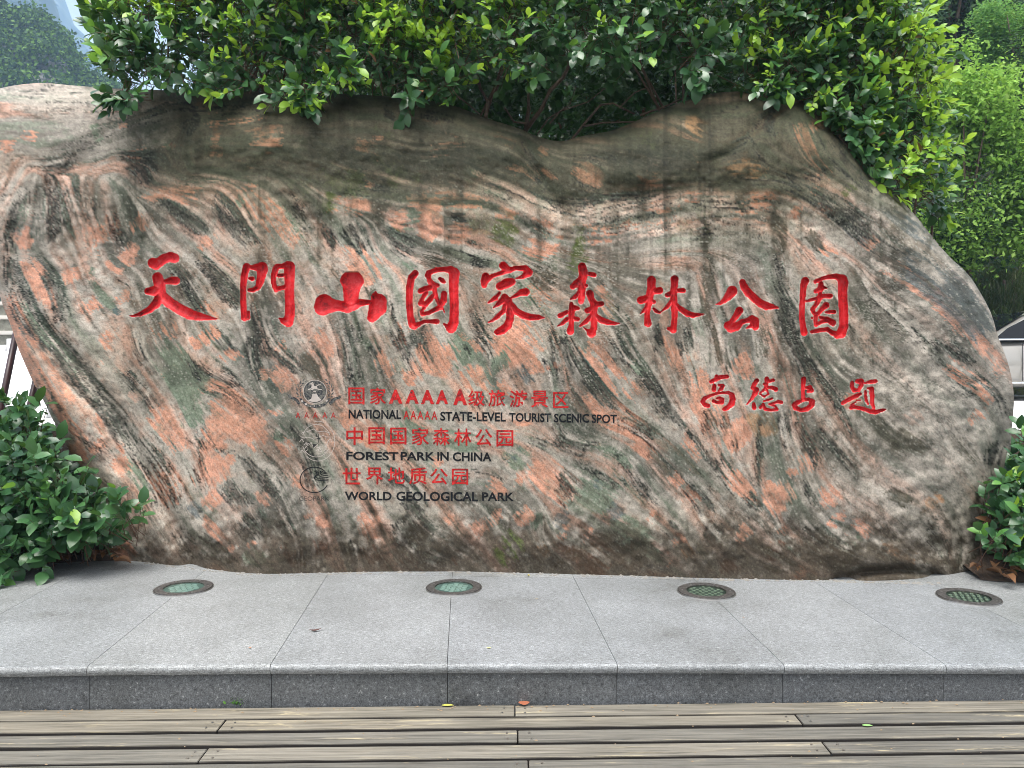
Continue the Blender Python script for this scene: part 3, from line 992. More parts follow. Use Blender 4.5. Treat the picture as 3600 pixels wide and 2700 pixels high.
dv2 = sm(1.0, 1.8, n_f+0.35*n_i)*(0.4+0.6*vm); colr = lerp(colr, (0.09,0.085,0.07), dv2*0.38)
# hair thin wandering filaments where two bands meet
fil = sm(0.17, 0.03, np.abs(n_m2+0.25*n_i))*sm(0.0, 0.9, 0.8*n_l+0.6*n_i+0.3); colr = lerp(colr, (0.06,0.062,0.05), fil*0.55*(1-0.4*p))
fil2 = sm(0.10, 0.02, np.abs(fbm(Wx/60, Wy/60, 4, 36)))*sm(-0.1, 0.8, n_i); colr = lerp(colr, (0.10,0.095,0.08), fil2*0.45)
mott = sm(0.25, 1.3, grit+0.5*n_i+0.3*n_f)*(0.25+0.55*right+0.4*sm(700,1100,RYY)*0.5+0.25*upper); colr = lerp(colr, (0.075,0.075,0.062), mott*0.62*(1-0.45*p))
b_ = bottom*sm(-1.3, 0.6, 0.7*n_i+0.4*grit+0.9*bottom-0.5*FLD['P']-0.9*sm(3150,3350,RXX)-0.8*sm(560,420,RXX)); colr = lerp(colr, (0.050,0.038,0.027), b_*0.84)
m_ = sm(0.22, 0.9, FLD['M'] + 0.15*n_i+0.15*grit); colr = lerp(colr, MOSS, m_*0.72)
m2 = sm(0.30, 0.8, fbm(RXX/120, RYY/160, 4, 71)+0.15*grit)*sm(1150, 700, RYY)*sm(900, 1300, RXX)*sm(2800, 2300, RXX); colr = lerp(colr, MOSS, m2*0.45)
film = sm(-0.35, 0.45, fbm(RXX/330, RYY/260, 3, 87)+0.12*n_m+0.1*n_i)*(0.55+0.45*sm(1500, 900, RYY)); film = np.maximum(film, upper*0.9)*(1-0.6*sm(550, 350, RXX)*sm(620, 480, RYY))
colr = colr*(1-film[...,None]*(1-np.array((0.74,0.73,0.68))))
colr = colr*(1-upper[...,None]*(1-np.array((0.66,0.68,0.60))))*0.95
speck = 1+0.20*grit+0.10*n_f
colr = colr*np.array((0.98,1.0,0.965)); colr = np.clip(colr*np.clip(speck, 0.45, 1.6)[...,None], 0.010, 0.70)
pale = sm(1.15, 1.6, n_v*0.9+0.5*n_f)*(1-0.6*p)*(1-upper)*(1-0.8*bottom); colr = lerp(colr, (0.46,0.43,0.37), pale*0.42)
wr_ = sm(0.10, 0.015, np.abs(fbm(RXX/13+3, RYY/13, 3, 38)))*sm(0.15, 0.6, fbm(RXX/120, RYY/120, 3, 39)+0.25*right+0.2*bottom); colr = lerp(colr, (0.40,0.37,0.32), wr_*0.30*(1-upper)*(1-0.7*bottom))

_sh = np.stack([blur(colr[...,c], 1.6) for c in range(3)], -1); _sw = np.stack([blur(colr[...,c], 14.0) for c in range(3)], -1)
colr = np.clip(colr + 0.60*(colr-_sh) + 0.04*(_sh-_sw), 0.010, 0.72)
def samp3(u, v):
    x = (u-RX[0])/q; y = (v-RY[0])/q
    return np.stack([bil(colr[...,c], x, y) for c in range(3)], -1)
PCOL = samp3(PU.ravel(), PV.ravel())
# pale rim round the carved strokes: chips, plus light painted on lower edges
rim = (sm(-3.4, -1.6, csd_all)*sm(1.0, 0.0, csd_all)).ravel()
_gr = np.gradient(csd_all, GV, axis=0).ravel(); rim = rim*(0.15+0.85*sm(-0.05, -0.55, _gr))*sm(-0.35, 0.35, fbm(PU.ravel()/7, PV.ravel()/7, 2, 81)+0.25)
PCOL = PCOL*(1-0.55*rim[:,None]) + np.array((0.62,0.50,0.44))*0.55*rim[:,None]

XX = (PU-CU)/F*DEP; ZZ = HC-(PV-CV)/F*DEP
VERT = np.stack([XX, DEP, ZZ], -1).reshape(-1, 3)
cin = (sd[:-1,:-1]+sd[1:,:-1]+sd[:-1,1:]+sd[1:,1:])
cell_ok = ((sd[:-1,:-1] >= 0)&(sd[1:,:-1] >= 0)&(sd[:-1,1:] >= 0)&(sd[1:,1:] >= 0)&(cin > 0))
idx = np.arange(nu*nv).reshape(nv, nu)
QUAD = np.stack([idx[:-1,:-1], idx[1:,:-1], idx[1:,1:], idx[:-1,1:]], -1)
# corner triangles where exactly three corners are inside
def submesh(name, quads, mats, tris=None):
    allf = [quads.reshape(-1, 4)]
    if tris is not None and len(tris): allf.append(tris)
    used = np.unique(np.concatenate([a.ravel() for a in allf])); remap = np.full(nu*nv, -1); remap[used] = np.arange(len(used))
    me = mesh_np(name, VERT[used], [remap[a] for a in allf], mats, smooth=True)
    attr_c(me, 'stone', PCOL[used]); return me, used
M_STONE = mat('weathered_gneiss', rough=0.75, spec=0.14)
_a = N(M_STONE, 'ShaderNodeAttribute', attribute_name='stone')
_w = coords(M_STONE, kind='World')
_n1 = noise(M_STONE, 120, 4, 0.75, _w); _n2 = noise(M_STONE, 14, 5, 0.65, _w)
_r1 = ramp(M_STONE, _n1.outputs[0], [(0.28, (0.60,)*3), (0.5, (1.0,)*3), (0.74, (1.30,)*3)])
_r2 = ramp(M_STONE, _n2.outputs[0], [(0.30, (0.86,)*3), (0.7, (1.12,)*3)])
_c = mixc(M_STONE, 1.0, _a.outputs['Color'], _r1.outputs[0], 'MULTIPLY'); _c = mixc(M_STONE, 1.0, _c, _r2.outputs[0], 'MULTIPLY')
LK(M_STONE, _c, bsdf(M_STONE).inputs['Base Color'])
bump(M_STONE, _n1.outputs[0], 0.35, 0.006)
M_RED = mat('red_inscription_paint', (0.5,0.01,0.012), rough=0.55, spec=0.28)
_w = coords(M_RED, kind='World'); _n = noise(M_RED, 13, 7, 0.8, _w); _m = noise(M_RED, 45, 3, 0.6, _w)
_r = ramp(M_RED, _n.outputs[0], [(0.30, (0.07,0.014,0.014)), (0.41, (0.30,0.012,0.014)), (0.50, (0.58,0.018,0.024)), (0.60, (0.60,0.045,0.052)), (0.70, (0.52,0.13,0.12))])
_r3 = ramp(M_RED, _m.outputs[0], [(0.70, (0,0,0)), (0.76, (1,1,1))])
_c = mixc(M_RED, _r3.outputs[0], _r.outputs[0], (0.55,0.30,0.26)); LK(M_RED, _c, bsdf(M_RED).inputs['Base Color'])
bump(M_RED, _m.outputs[0], 0.5, 0.006)

rock = empty('inscribed_boulder', (0.0, 5.0, H))
tag(rock, 'huge pink and grey veined boulder carved with red Chinese characters, standing on the granite ledge', 'boulder')
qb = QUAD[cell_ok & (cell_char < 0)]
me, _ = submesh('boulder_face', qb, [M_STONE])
# back of the stone: a coarser shell closing it behind the visible outline
def back_shell():
    n = 160; L = OUTLINE; seg = np.linspace(0, len(L), n, endpoint=False); i = seg.astype(int); f = seg-i
    loop = L[i]*(1-f[:,None]) + L[(i+1) % len(L)]*f[:,None]
    cen = np.array([1750.0, 1250.0]); V = []; Cc = []
    rimY = rock_depth(loop[:,0].copy(), loop[:,1].copy(), np.zeros(n)) - 0.01
    for k, (sh, dy) in enumerate([(0.999, 0), (0.992, 0.12), (0.97, 0.30), (0.92, 0.45), (0.80, 0.58), (0.55, 0.66), (0.2, 0.7)]):
        p = cen + (loop-cen)*sh
        # keep the foot vertical
        for j in range(n):
            foot = loop[j,1] > 1900
            Y = rimY[j] + dy + (0.25 if foot else 0)*min(1, dy*2)
            Y0 = rimY[j]
            x, _, z = P(p[j,0], p[j,1], Y0 if foot else Y0)
            V.append((x, Y, z if not foot else max(z, H-0.03))); Cc.append((0.22,0.19,0.16))
    Fq = [];
    for k in range(6):
        for j in range(n):
            Fq.append((k*n+j, (k+1)*n+j, (k+1)*n+(j+1) % n, k*n+(j+1) % n))
    V.append((P(1750,1250,6.3))); Cc.append((0.2,0.18,0.15)); c = len(V)-1
    T = np.array([(6*n+j, c, 6*n+(j+1) % n) for j in range(n)])
    me = mesh_np('boulder_back', np.array(V), [np.array(Fq), T], [M_STONE], smooth=True); attr_c(me, 'stone', np.array(Cc)); return me
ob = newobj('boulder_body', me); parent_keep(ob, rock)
ob2 = newobj('boulder_back', back_shell()); parent_keep(ob2, rock)
for ci, k in enumerate(CKEYS):
    qs = QUAD[cell_ok & (cell_char == ci)]
    mc, _ = submesh('carved_character', qs, [M_RED]); o = newobj('carved_character', mc); parent_keep(o, rock)
    MEAN = {'heaven':'天','gate':'門','mountain':'山','nation':'國','home':'家','woods':'森','forest':'林','public':'公','garden':'園','tall':'高','virtue':'德','occupy':'占','title':'題'}
    o['label'] = ('large' if ci < 9 else 'small signature') + ' carved red character ' + MEAN[k]

# ---- painted lettering: flat outlines wrapped on the stone, cut fine enough to follow it
M_REDP = mat('red_lettering_paint', (0.5,0.015,0.015), rough=0.5, spec=0.15)
_w = coords(M_REDP, kind='World'); _n = noise(M_REDP, 40, 5, 0.75, _w)
_r = ramp(M_REDP, _n.outputs[0], [(0.38, (0.10,0.02,0.02)), (0.47, (0.38,0.012,0.012)), (0.60, (0.52,0.02,0.02)), (0.68, (0.45,0.12,0.10))]); LK(M_REDP, _r.outputs[0], bsdf(M_REDP).inputs['Base Color'])
M_BLK = mat('black_lettering_paint', (0.012,0.012,0.013), rough=0.6, spec=0.1)
_w = coords(M_BLK, kind='World'); _n = noise(M_BLK, 60, 4, 0.7, _w)
_r = ramp(M_BLK, _n.outputs[0], [(0.60, (0.010,0.011,0.013)), (0.74, (0.10,0.09,0.08))]); LK(M_BLK, _r.outputs[0], bsdf(M_BLK).inputs['Base Color'])
M_FAINT = mat('worn_dark_line', (0.03,0.03,0.03), rough=0.7, spec=0.1)
M_CHALK = mat('chipped_pale_line', (0.42,0.37,0.33), rough=0.8)
def wrap(bm, name, m, off, parent=rock, label=None):
    xs = [v.co.x for v in bm.verts]; ys = [v.co.y for v in bm.verts]
    if not xs: return None
    for ax, lo, hi in ((0, min(xs), max(xs)), (1, min(ys), max(ys))):
        t = math.ceil(lo/14)*14
        while t < hi:
            co = Vector((t,0,0)) if ax == 0 else Vector((0,t,0)); no = Vector((1,0,0)) if ax == 0 else Vector((0,1,0))
            bmesh.ops.bisect_plane(bm, geom=bm.verts[:]+bm.edges[:]+bm.faces[:], plane_co=co, plane_no=no); t += 14
    u = np.array([v.co.x for v in bm.verts]); v_ = np.array([v.co.y for v in bm.verts]); Y = surf(u, v_)-off
    for i, vt in enumerate(bm.verts): vt.co = Vector(P(u[i], v_[i], Y[i]))
    me = bpy.data.meshes.new(name); bm.to_mesh(me); bm.free(); me.materials.append(m)
    o = newobj(name, me); parent_keep(o, parent)
    if label: o['label'] = label
    return o
def glyph_bm(text, offset=0.0, shear=0.0):
    cu_ = bpy.data.curves.new('t', 'FONT'); cu_.body = text; cu_.fill_mode = 'FRONT'; cu_.dimensions = '2D'; cu_.offset = offset; cu_.resolution_u = 3
    o = bpy.data.objects.new('t', cu_); COL.objects.link(o)
    dg = bpy.context.evaluated_depsgraph_get(); me = bpy.data.meshes.new_from_object(o.evaluated_get(dg))
    bm = bmesh.new(); bm.from_mesh(me)
    bpy.data.objects.remove(o); bpy.data.meshes.remove(me); bpy.data.curves.remove(cu_)
    return bm
def put_text(text, x0, y0, x1, y1, m, name, off=0.0016, offset=0.02, slope=0.0, label=None):
    bm = glyph_bm(text, offset)
    xs = [v.co.x for v in bm.verts]; ys = [v.co.y for v in bm.verts]
    a, b, c, d = min(xs), max(xs), min(ys), max(ys)
    for v in bm.verts:
        s = (v.co.x-a)/(b-a); t = (v.co.y-c)/(d-c)
        v.co = Vector((x0+(x1-x0)*s, y1+(y0-y1)*t+slope*s, 0))
    return wrap(bm, name, m, off, label=label)
Z5 = lambda x, y: (1200+.5425*x, 900+.5425*y)
for line in ["国 45 852 150 962|家 185 852 290 962|A 308 866 396 957|A 415 868 502 957|A 515 868 602 960|A 612 870 692 960|A 725 864 815 966|级 822 870 930 972|旅 952 868 1062 975|游 1090 870 1205 980|景 1228 872 1340 983|区 1372 882 1472 985",
             "中 32 1110 140 1225|国 175 1110 282 1220|国 316 1112 422 1222|家 455 1112 568 1226|森 593 1114 703 1228|林 730 1118 843 1229|公 868 1122 978 1232|园 1005 1128 1115 1235",
             "世 8 1372 125 1480|界 160 1370 270 1482|地 300 1370 412 1476|质 440 1370 555 1480|公 575 1378 690 1480|园 716 1378 822 1482"]:
    for g_ in line.split('|'):
        c_, a, b, c, d = g_.split(); p0 = Z5(float(a), float(b)); p1 = Z5(float(c), float(d))
        put_text(c_, *p0, *p1, M_REDP, 'inscription_character', offset=(0.045 if c_ == 'A' else 0.013), label=('red block letter ' if c_ == 'A' else 'small red character ')+c_)
for g_ in ["NATIONAL 47 994 388 1054 2", "STATE-LEVEL 641 1008 1066 1068 3", "TOURIST 1088 1016 1358 1074 2", "SCENIC 1378 1021 1606 1079 1", "SPOT 1622 1026 1786 1083 1",
           "FOREST 32 1267 370 1322 2", "PARK 384 1269 606 1325 1", "IN 622 1270 696 1327 0", "CHINA 722 1271 974 1330 1",
           "WORLD 22 1526 326 1583 1", "GEOLOGICAL 356 1526 886 1587 2", "PARK 912 1531 1120 1587 1"]:
    t_, a, b, c, d, s_ = g_.split(); p0 = Z5(float(a), float(b)); p1 = Z5(float(c), float(d))
    put_text(t_, *p0, *p1, M_BLK, 'inscription_word', offset=0.026, slope=float(s_), label='black word '+t_)
for i in range(5):
    a = 402+i*45.5; p0 = Z5(a, 1003+i*0.8); p1 = Z5(a+38, 1058+i*0.8)
    put_text('A', *p0, *p1, M_REDP, 'inscription_character', offset=0.012, label='thin red letter A')
    E = lambda x, y: (1000+x/5.2875, 1310+y/5.2875)
    a = [208, 368, 533, 708, 866][i]; p0 = E(a, 738); p1 = E(a+84, 846)
    put_text('A', *p0, *p1, M_REDP, 'inscription_character', offset=0.0, label='small worn red letter A')
G2 = lambda x, y: (1000+x/3.175, 1480+y/3.175)
put_text('GEOPARK', *G2(165, 842), *G2(498, 890), M_FAINT, 'inscription_word', offset=-0.012, label='thin dark word GEOPARK')
for c_, x, y in [('U',328,485),('N',396,490),('E',447,516),('S',491,555),('C',517,606),('O',526,661)]:
    put_text(c_, *G2(x-10, y-11), *G2(x+10, y+11), M_FAINT, 'inscription_character', offset=0.0, label='tiny dark letter '+c_)

def polys_bm(polys):
    bm = bmesh.new()
    for p in polys:
        try:
            f = bm.faces.new([bm.verts.new((x, y, 0)) for x, y in p])
        except ValueError: pass
    bmesh.ops.triangulate(bm, faces=bm.faces[:]); return bm
def line_poly(pts, w):
    pts = [Vector((*p, 0)) for p in pts]; out = []
    for a, b in zip(pts[:-1], pts[1:]):
        d = (b-a); 
        if d.length < 1e-6: continue
        n = Vector((-d.y, d.x, 0)).normalized()*w/2; e = d.normalized()*w*0.3
        out.append([(q_.x, q_.y) for q_ in (a-e+n, b+e+n, b+e-n, a-e-n)])
    return out
def ell(cx, cy, rx, ry, n=40, a0=0, a1=360):
    return [(cx+rx*math.cos(math.radians(a0+(a1-a0)*i/n)), cy+ry*math.sin(math.radians(a0+(a1-a0)*i/n))) for i in range(n+(0 if a1-a0 == 360 else 1))]
def leafshape(cx, cy, L, w, deg):
    t = math.radians(deg); c, s = math.cos(t), math.sin(t); out = []
    for x, y in [(-1,0),(-.5,.75),(0,1),(.5,.7),(1,0),(.5,-.7),(0,-1),(-.5,-.75)]:
        X, Y = x*L/2, y*w/2; out.append((cx+X*c-Y*s, cy+X*s+Y*c))
    return out
def mp(fn, pts): return [fn(x, y) for x, y in pts]
# first emblem: dark disc in a laurel wreath over a ribbon, a running horse inside
M_INK = mat('blue_black_emblem_paint', (0.022,0.025,0.032), rough=0.6, spec=0.12)
_n = noise(M_INK, 70, 4, 0.75, coords(M_INK, kind='World')); _r = ramp(M_INK, _n.outputs[0], [(0.42, (0.028,0.031,0.038)), (0.60, (0.15,0.145,0.125))]); LK(M_INK, _r.outputs[0], bsdf(M_INK).inputs['Base Color'])
wrap(polys_bm([mp(E, ell(565,352,206,205))]), 'emblem_disc', M_INK, 0.0016)
ring = []
for i in range(40):
    a = [math.radians(360/40*k) for k in (i, i+1)]
    ring.append(mp(E, [(565+r*math.cos(t), 355+r*math.sin(t)) for r, t in ((222,a[0]),(222,a[1]),(212,a[1]),(212,a[0]))]))
wrap(polys_bm(ring), 'emblem_ring', M_CHALK, 0.0018)
lv = [(355,135,70,24,-50),(405,158,60,20,-10),(293,188,85,26,-78),(345,200,70,20,-20),(253,240,85,24,85),(312,245,70,22,-45),(305,295,72,22,-40),(236,315,95,28,65),(300,342,70,22,-55),(238,390,80,26,50),(303,415,80,22,80),(248,445,50,22,25)]
wl = [mp(E, leafshape(*l)) for l in lv] + [mp(E, leafshape(1130-x, y, L, w_, -d)) for x, y, L, w_, d in lv]
wrap(polys_bm(wl), 'laurel_wreath', M_INK, 0.0016)['kind'] = 'stuff'
rb = [[(275,478),(330,478),(350,520),(420,570),(500,598),(565,603),(640,600),(720,570),(780,525),(805,478),(860,478),(820,545),(750,610),(670,640),(565,655),(470,642),(390,615),(320,560)],
      [(155,450),(195,460),(245,490),(298,565),(268,600),(230,565),(205,530),(165,505),(140,490)],[(55,400),(85,440),(110,398),(120,440),(150,455),(140,495),(95,480),(65,445)],
      [(975,452),(930,462),(880,490),(822,565),(850,602),(885,580),(925,535),(960,510),(985,490)],[(1060,408),(1035,440),(1005,405),(1010,440),(975,455),(985,495),(1035,480),(1055,445)]]
wrap(polys_bm([mp(E, p_) for p_ in rb]), 'emblem_ribbon', M_INK, 0.0017)
hp = [line_poly(mp(E, l), 3.2) for l in ([(470,212),(505,205),(520,180)],[(440,320),(480,300),(520,318),(540,300)],[(600,250),(640,225),(668,228)],[(600,300),(650,312),(690,315)],[(540,345),(580,350)])]
hb = [mp(E, [(500,205),(540,200),(550,245),(600,250),(615,285),(600,305),(560,300),(520,300),(495,290),(505,250)]), mp(E, [(520,395),(600,390),(630,450),(690,510),(600,545),(520,545),(440,520),(500,480)])]
wrap(polys_bm([x for l in hp for x in l]+hb), 'emblem_horse', M_CHALK, 0.0024)
rl = [mp(E, p_) for p_ in ([(303,520),(335,500),(352,535),(325,560)],[(372,575),(410,565),(425,600),(385,608)],[(475,620),(500,610),(495,638)],[(545,610),(565,610),(562,640)],[(640,605),(665,600),(670,630)],[(765,520),(800,500),(805,530),(780,545)])]
wrap(polys_bm(rl), 'ribbon_lettering', M_CHALK, 0.0026)['kind'] = 'stuff'
# second emblem: worn ring with hills and trees
ls = [ell(372,225,190,222,36,-100,-70), ell(372,225,190,222,40,-60,130), ell(355,220,160,182,40,-160,-20), ell(355,220,160,182,30,30,160),
 [(200,130),(250,120),(300,100),(330,88),(350,110),(400,118),(450,112),(500,135)],[(180,175),(220,190),(260,180),(300,190),(330,205)],[(350,185),(400,175),(430,160),(470,178),(520,180)],
 [(168,235),(195,200),(215,235)],[(215,270),(242,240),(262,275)],[(270,270),(298,238),(315,280)],[(225,310),(250,280)],[(235,340),(262,320)],[(180,350),(195,325),(215,340),(240,360)],
 [(450,290),(485,240)],[(445,330),(475,295)],[(445,350),(470,345)],[(480,235),(510,195),(525,230)],[(330,300),(370,260),(360,300),(400,290),(380,330),(410,345)],[(350,330),(400,310),(420,350)],[(270,250),(240,262)]]
wrap(polys_bm([x for l in ls for x in line_poly(mp(G2, l), 1.8)]), 'worn_emblem', M_CHALK, 0.0018)
wrap(polys_bm([mp(G2, [(310,255),(365,262),(320,300)])]+[x for l in ([(360,150),(360,180)],[(380,150),(382,240)],[(365,195),(400,195)]) for x in line_poly(mp(G2, l), 2)]), 'worn_emblem_dark', M_FAINT, 0.0019)
# third emblem: open ring with wavy strata
ls = [ell(333,657,158,142,60,25,320)]
wv = [[(335,560),(360,575),(355,600),(330,635),(345,655),(400,665),(490,668)],[(345,545),(375,575),(368,605),(345,625),(380,645),(490,650)],[(385,545),(385,580),(380,605),(410,625),(490,632)],[(400,560),(400,590),(430,605),(485,612)],[(405,560),(420,580),(478,592)],[(420,560),(440,572),(470,578)]]
wrap(polys_bm([x for l in ls for x in line_poly(mp(G2, l), 3.0)]+[x for l in wv for x in line_poly(mp(G2, l), 2.6)]), 'strata_emblem', M_BLK, 0.0018)
# ------------------------------------------------------------------ ground, deck, ledge
def granite(name, base, dark, light, rough, streak=True):
    m = mat(name, rough=rough, spec=0.4)
    w_ = coords(m, (1,1,1), 'World'); w2 = coords(m, (38, 150, 150) if streak else (70,70,70), 'World')
    a = noise(m, 1.0, 3, 0.75, w2); b = noise(m, 210, 2, 0.5, w_); c = noise(m, 1.7, 7, 0.68, w_); v = N(m, 'ShaderNodeTexVoronoi'); v.inputs['Scale'].default_value = 150; LK(m, w_, v.inputs['Vector'])
    r = ramp(m, a.outputs[0], [(0.30, dark), (0.44, tuple(x*0.85 for x in base)), (0.55, base), (0.64, tuple(x*1.3 for x in base)), (0.72, light)])
    r2 = ramp(m, b.outputs[0], [(0.34, (0.62,)*3), (0.5, (1,)*3), (0.68, (1.35,)*3)])
    r3 = ramp(m, c.outputs[0], [(0.28, (0.58,0.57,0.54)), (0.42, (0.88,0.88,0.87)), (0.55, (1.02,)*3), (0.72, (1.22,)*3)])
    x = mixc(m, 1.0, r.outputs[0], r2.outputs[0], 'MULTIPLY'); x = mixc(m, 1.0, x, r3.outputs[0], 'MULTIPLY')
    oi = N(m, 'ShaderNodeObjectInfo'); rr = ramp(m, oi.outputs['Random'], [(0, (0.93,0.94,0.97)), (1, (1.05,1.04,1.02))]); x = mixc(m, 1.0, x, rr.outputs[0], 'MULTIPLY')
    LK(m, x, bsdf(m).inputs['Base Color']); bump(m, b.outputs[0], 0.35, 0.002); return m
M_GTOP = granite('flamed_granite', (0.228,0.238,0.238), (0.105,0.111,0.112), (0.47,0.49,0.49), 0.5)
M_GRIS = granite('shaded_riser_granite', (0.105,0.112,0.118), (0.035,0.037,0.04), (0.34,0.35,0.35), 0.5, False)  # same granite as the slab tops, its shade painted into the colour
M_SOIL = mat('dark_soil', rough=0.95); _n = noise(M_SOIL, 25, 6, 0.7, coords(M_SOIL, kind='World')); _r = ramp(M_SOIL, _n.outputs[0], [(0.3,(0.018,0.012,0.008)),(0.6,(0.05,0.032,0.02)),(0.8,(0.10,0.06,0.035))]); LK(M_SOIL, _r.outputs[0], bsdf(M_SOIL).inputs['Base Color']); bump(M_SOIL, _n.outputs[0], 0.8, 0.02)
M_GROUND = mat('grey_ground', rough=0.9); _n = noise(M_GROUND, 3, 6, 0.7, coords(M_GROUND, kind='World')); _r = ramp(M_GROUND, _n.outputs[0], [(0.3,(0.05,0.05,0.045)),(0.7,(0.12,0.115,0.10))]); LK(M_GROUND, _r.outputs[0], bsdf(M_GROUND).inputs['Base Color'])
M_PAVE = mat('pale_paving', rough=0.8); _n = noise(M_PAVE, 6, 5, 0.6, coords(M_PAVE, kind='World')); _r = ramp(M_PAVE, _n.outputs[0], [(0.3,(0.58,0.57,0.56)),(0.7,(0.72,0.71,0.70))]); LK(M_PAVE, _r.outputs[0], bsdf(M_PAVE).inputs['Base Color'])

def structure(o): o['kind'] = 'structure'; return o
gm = MB(); gm.v = [(-2500,-60,-0.14),(2500,-60,-0.14),(2500,4200,-0.14),(-2500,4200,-0.14)]; gm.f = [(0,1,2,3)]
structure(gm.build('ground', M_GROUND))

VPD = Vector(((1632-CU)/F, 1, 0))            # direction in which the slab joints run
FL = np.array([(-1400,2369),(-600,2360),(0,2351),(304,2345),(949,2339),(1572,2337),(2171,2337),(2758,2338),(3328,2339),(3600,2340),(4300,2343),(5200,2346)], float)
def front_pt(u): return onz(u, np.interp(u, FL[:,0], FL[:,1]), H)
joints = [-1060,-360,304,949,1572,2171,2758,3328,3885,4430]
def back_y(x, y0):   # row line between the two slab rows, in world terms
    return 4.775 - 0.062*x
ledge = empty('granite_ledge', (0, 4.2, 0)); structure(ledge)
SL = [-1060,-360,300,947,1572,2171,2760,3330,3885,4430]
g = 0.0013
for a, b in zip(joints[:-1], joints[1:]):
    A, B = front_pt(a), front_pt(b)
    def along(Pt, yy): return Pt + VPD*((yy-Pt.y)/VPD.y)
    A1 = A + Vector((g,0,0)); B1 = B - Vector((g,0,0))
    for row in (0, 1):
        if row == 0:
            # nosing profile: rounded front lip
            prof = [(0.035,0.0)] + [(0.020*(1-math.sin(math.radians(t))), -0.020*(1-math.cos(math.radians(t)))) for t in (15,35,55,75,90)] + [(0.001,-0.028),(0.006,-0.040),(0.03,-0.043)]
            def backp(Pt): return along(Pt, back_y(Pt.x-0.08*1, 0)-0.002)
            Ab, Bb = backp(A1), backp(B1)
            V = []; fm = []
            for S, Sb in ((A1,Ab),(B1,Bb)):
                V.append((Sb.x, Sb.y, H)); 
                for dy, dz in prof: V.append((S.x+VPD.x*dy, S.y-0.0+dy, H+dz))
                V.append((Sb.x, Sb.y, H-0.043))
            k = len(prof)+2
            fm = [(i, k+i, k+i+1, i+1) for i in range(k-1)] + [(k-1, 2*k-1, k, 0)] + [tuple(range(k)), tuple(range(2*k-1, k-1, -1))]
            mb = MB(); mb.v = V; mb.f = fm
            o = mb.build('ledge_slab', M_GTOP)
            for p_ in o.data.polygons: p_.use_smooth = True
            o.data.set_sharp_from_angle(angle=math.radians(40))
        else:
            Ab = along(A1, back_y(A1.x-0.08, 0)+0.002); Bb = along(B1, back_y(B1.x-0.08, 0)+0.002)
            Ac = along(A1, 6.3); Bc = along(B1, 6.3)
            o = MB().prism([(Ab.x,Ab.y),(Bb.x,Bb.y),(Bc.x,Bc.y),(Ac.x,Ac.y)], H-0.043, H-0.0005).build('back_slab', M_GTOP)
        parent_keep(o, ledge)
    # riser block beneath
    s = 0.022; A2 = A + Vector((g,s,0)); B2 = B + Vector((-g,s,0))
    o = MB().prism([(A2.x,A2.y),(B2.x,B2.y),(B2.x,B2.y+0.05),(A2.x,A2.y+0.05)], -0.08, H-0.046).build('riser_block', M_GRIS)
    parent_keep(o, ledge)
core = MB()
for a, b in zip(joints[:-1], joints[1:]):
    A, B = front_pt(a), front_pt(b); core.prism([(A.x,A.y+0.078),(B.x,B.y+0.078),(B.x,6.25),(A.x,6.25)], -0.1, H-0.047)
o = core.build('mortar_bed', M_SOIL); parent_keep(o, ledge)

# timber deck: lines between planks, found on the slightly sloping deck plane
def zdeck(x): return -0.013+0.0075*x
def ondeck(u, v):
    # solve for the plane z = c + d x
    rx = (u-CU)/F; rz = -(v-CV)/F
    Y = (-0.013-HC)/(rz-0.0075*rx); return Vector((rx*Y, Y, zdeck(rx*Y)))
GL = [(2497,2459),(2536,2500),(2584,2542),(2634.5,2595.5),(2692,2647),(2756,2705)]
LN = []
for l, r in GL:
    a, b = ondeck(0, l), ondeck(3600, r); s_ = (b.y-a.y)/(b.x-a.x); LN.append((a.y-s_*a.x, s_))
for i in range(16): LN.append((LN[-1][0]-0.128, LN[-1][1]))
M_WOOD = mat('weathered_timber', rough=0.8, spec=0.25)
_oi = N(M_WOOD, 'ShaderNodeObjectInfo'); _g = N(M_WOOD, 'ShaderNodeNewGeometry')
_mp = N(M_WOOD, 'ShaderNodeMapping'); _mp.inputs['Scale'].default_value = (1,1,1)
_cmb = N(M_WOOD, 'ShaderNodeCombineXYZ'); _mul = N(M_WOOD, 'ShaderNodeMath', operation='MULTIPLY'); _mul.inputs[1].default_value = 37.0
LK(M_WOOD, _oi.outputs['Random'], _mul.inputs[0]); LK(M_WOOD, _mul.outputs[0], _cmb.inputs[0]); LK(M_WOOD, _mul.outputs[0], _cmb.inputs[1])
LK(M_WOOD, _g.outputs['Position'], _mp.inputs['Vector']); LK(M_WOOD, _cmb.outputs[0], _mp.inputs['Location'])
def _sc(v):
    x = N(M_WOOD, 'ShaderNodeMapping'); x.inputs['Scale'].default_value = v; LK(M_WOOD, _mp.outputs[0], x.inputs['Vector']); return x.outputs[0]
_g1 = noise(M_WOOD, 1.0, 5, 0.7, _sc((2.2, 75, 75)), 0.6); _g2 = noise(M_WOOD, 1.0, 5, 0.65, _sc((0.9, 9, 9)), 0.8); _g3 = noise(M_WOOD, 1.0, 4, 0.75, _sc((3.2, 34, 34)), 0.4)
_b1 = ramp(M_WOOD, _g1.outputs[0], [(0.25,(0.048,0.044,0.036)),(0.48,(0.160,0.149,0.128)),(0.72,(0.255,0.238,0.205))])
_b2 = ramp(M_WOOD, _g2.outputs[0], [(0.3,(0.72,0.74,0.74)),(0.55,(1,1,0.98)),(0.75,(1.25,1.2,1.08))])
_c = mixc(M_WOOD, 1.0, _b1.outputs[0], _b2.outputs[0], 'MULTIPLY')
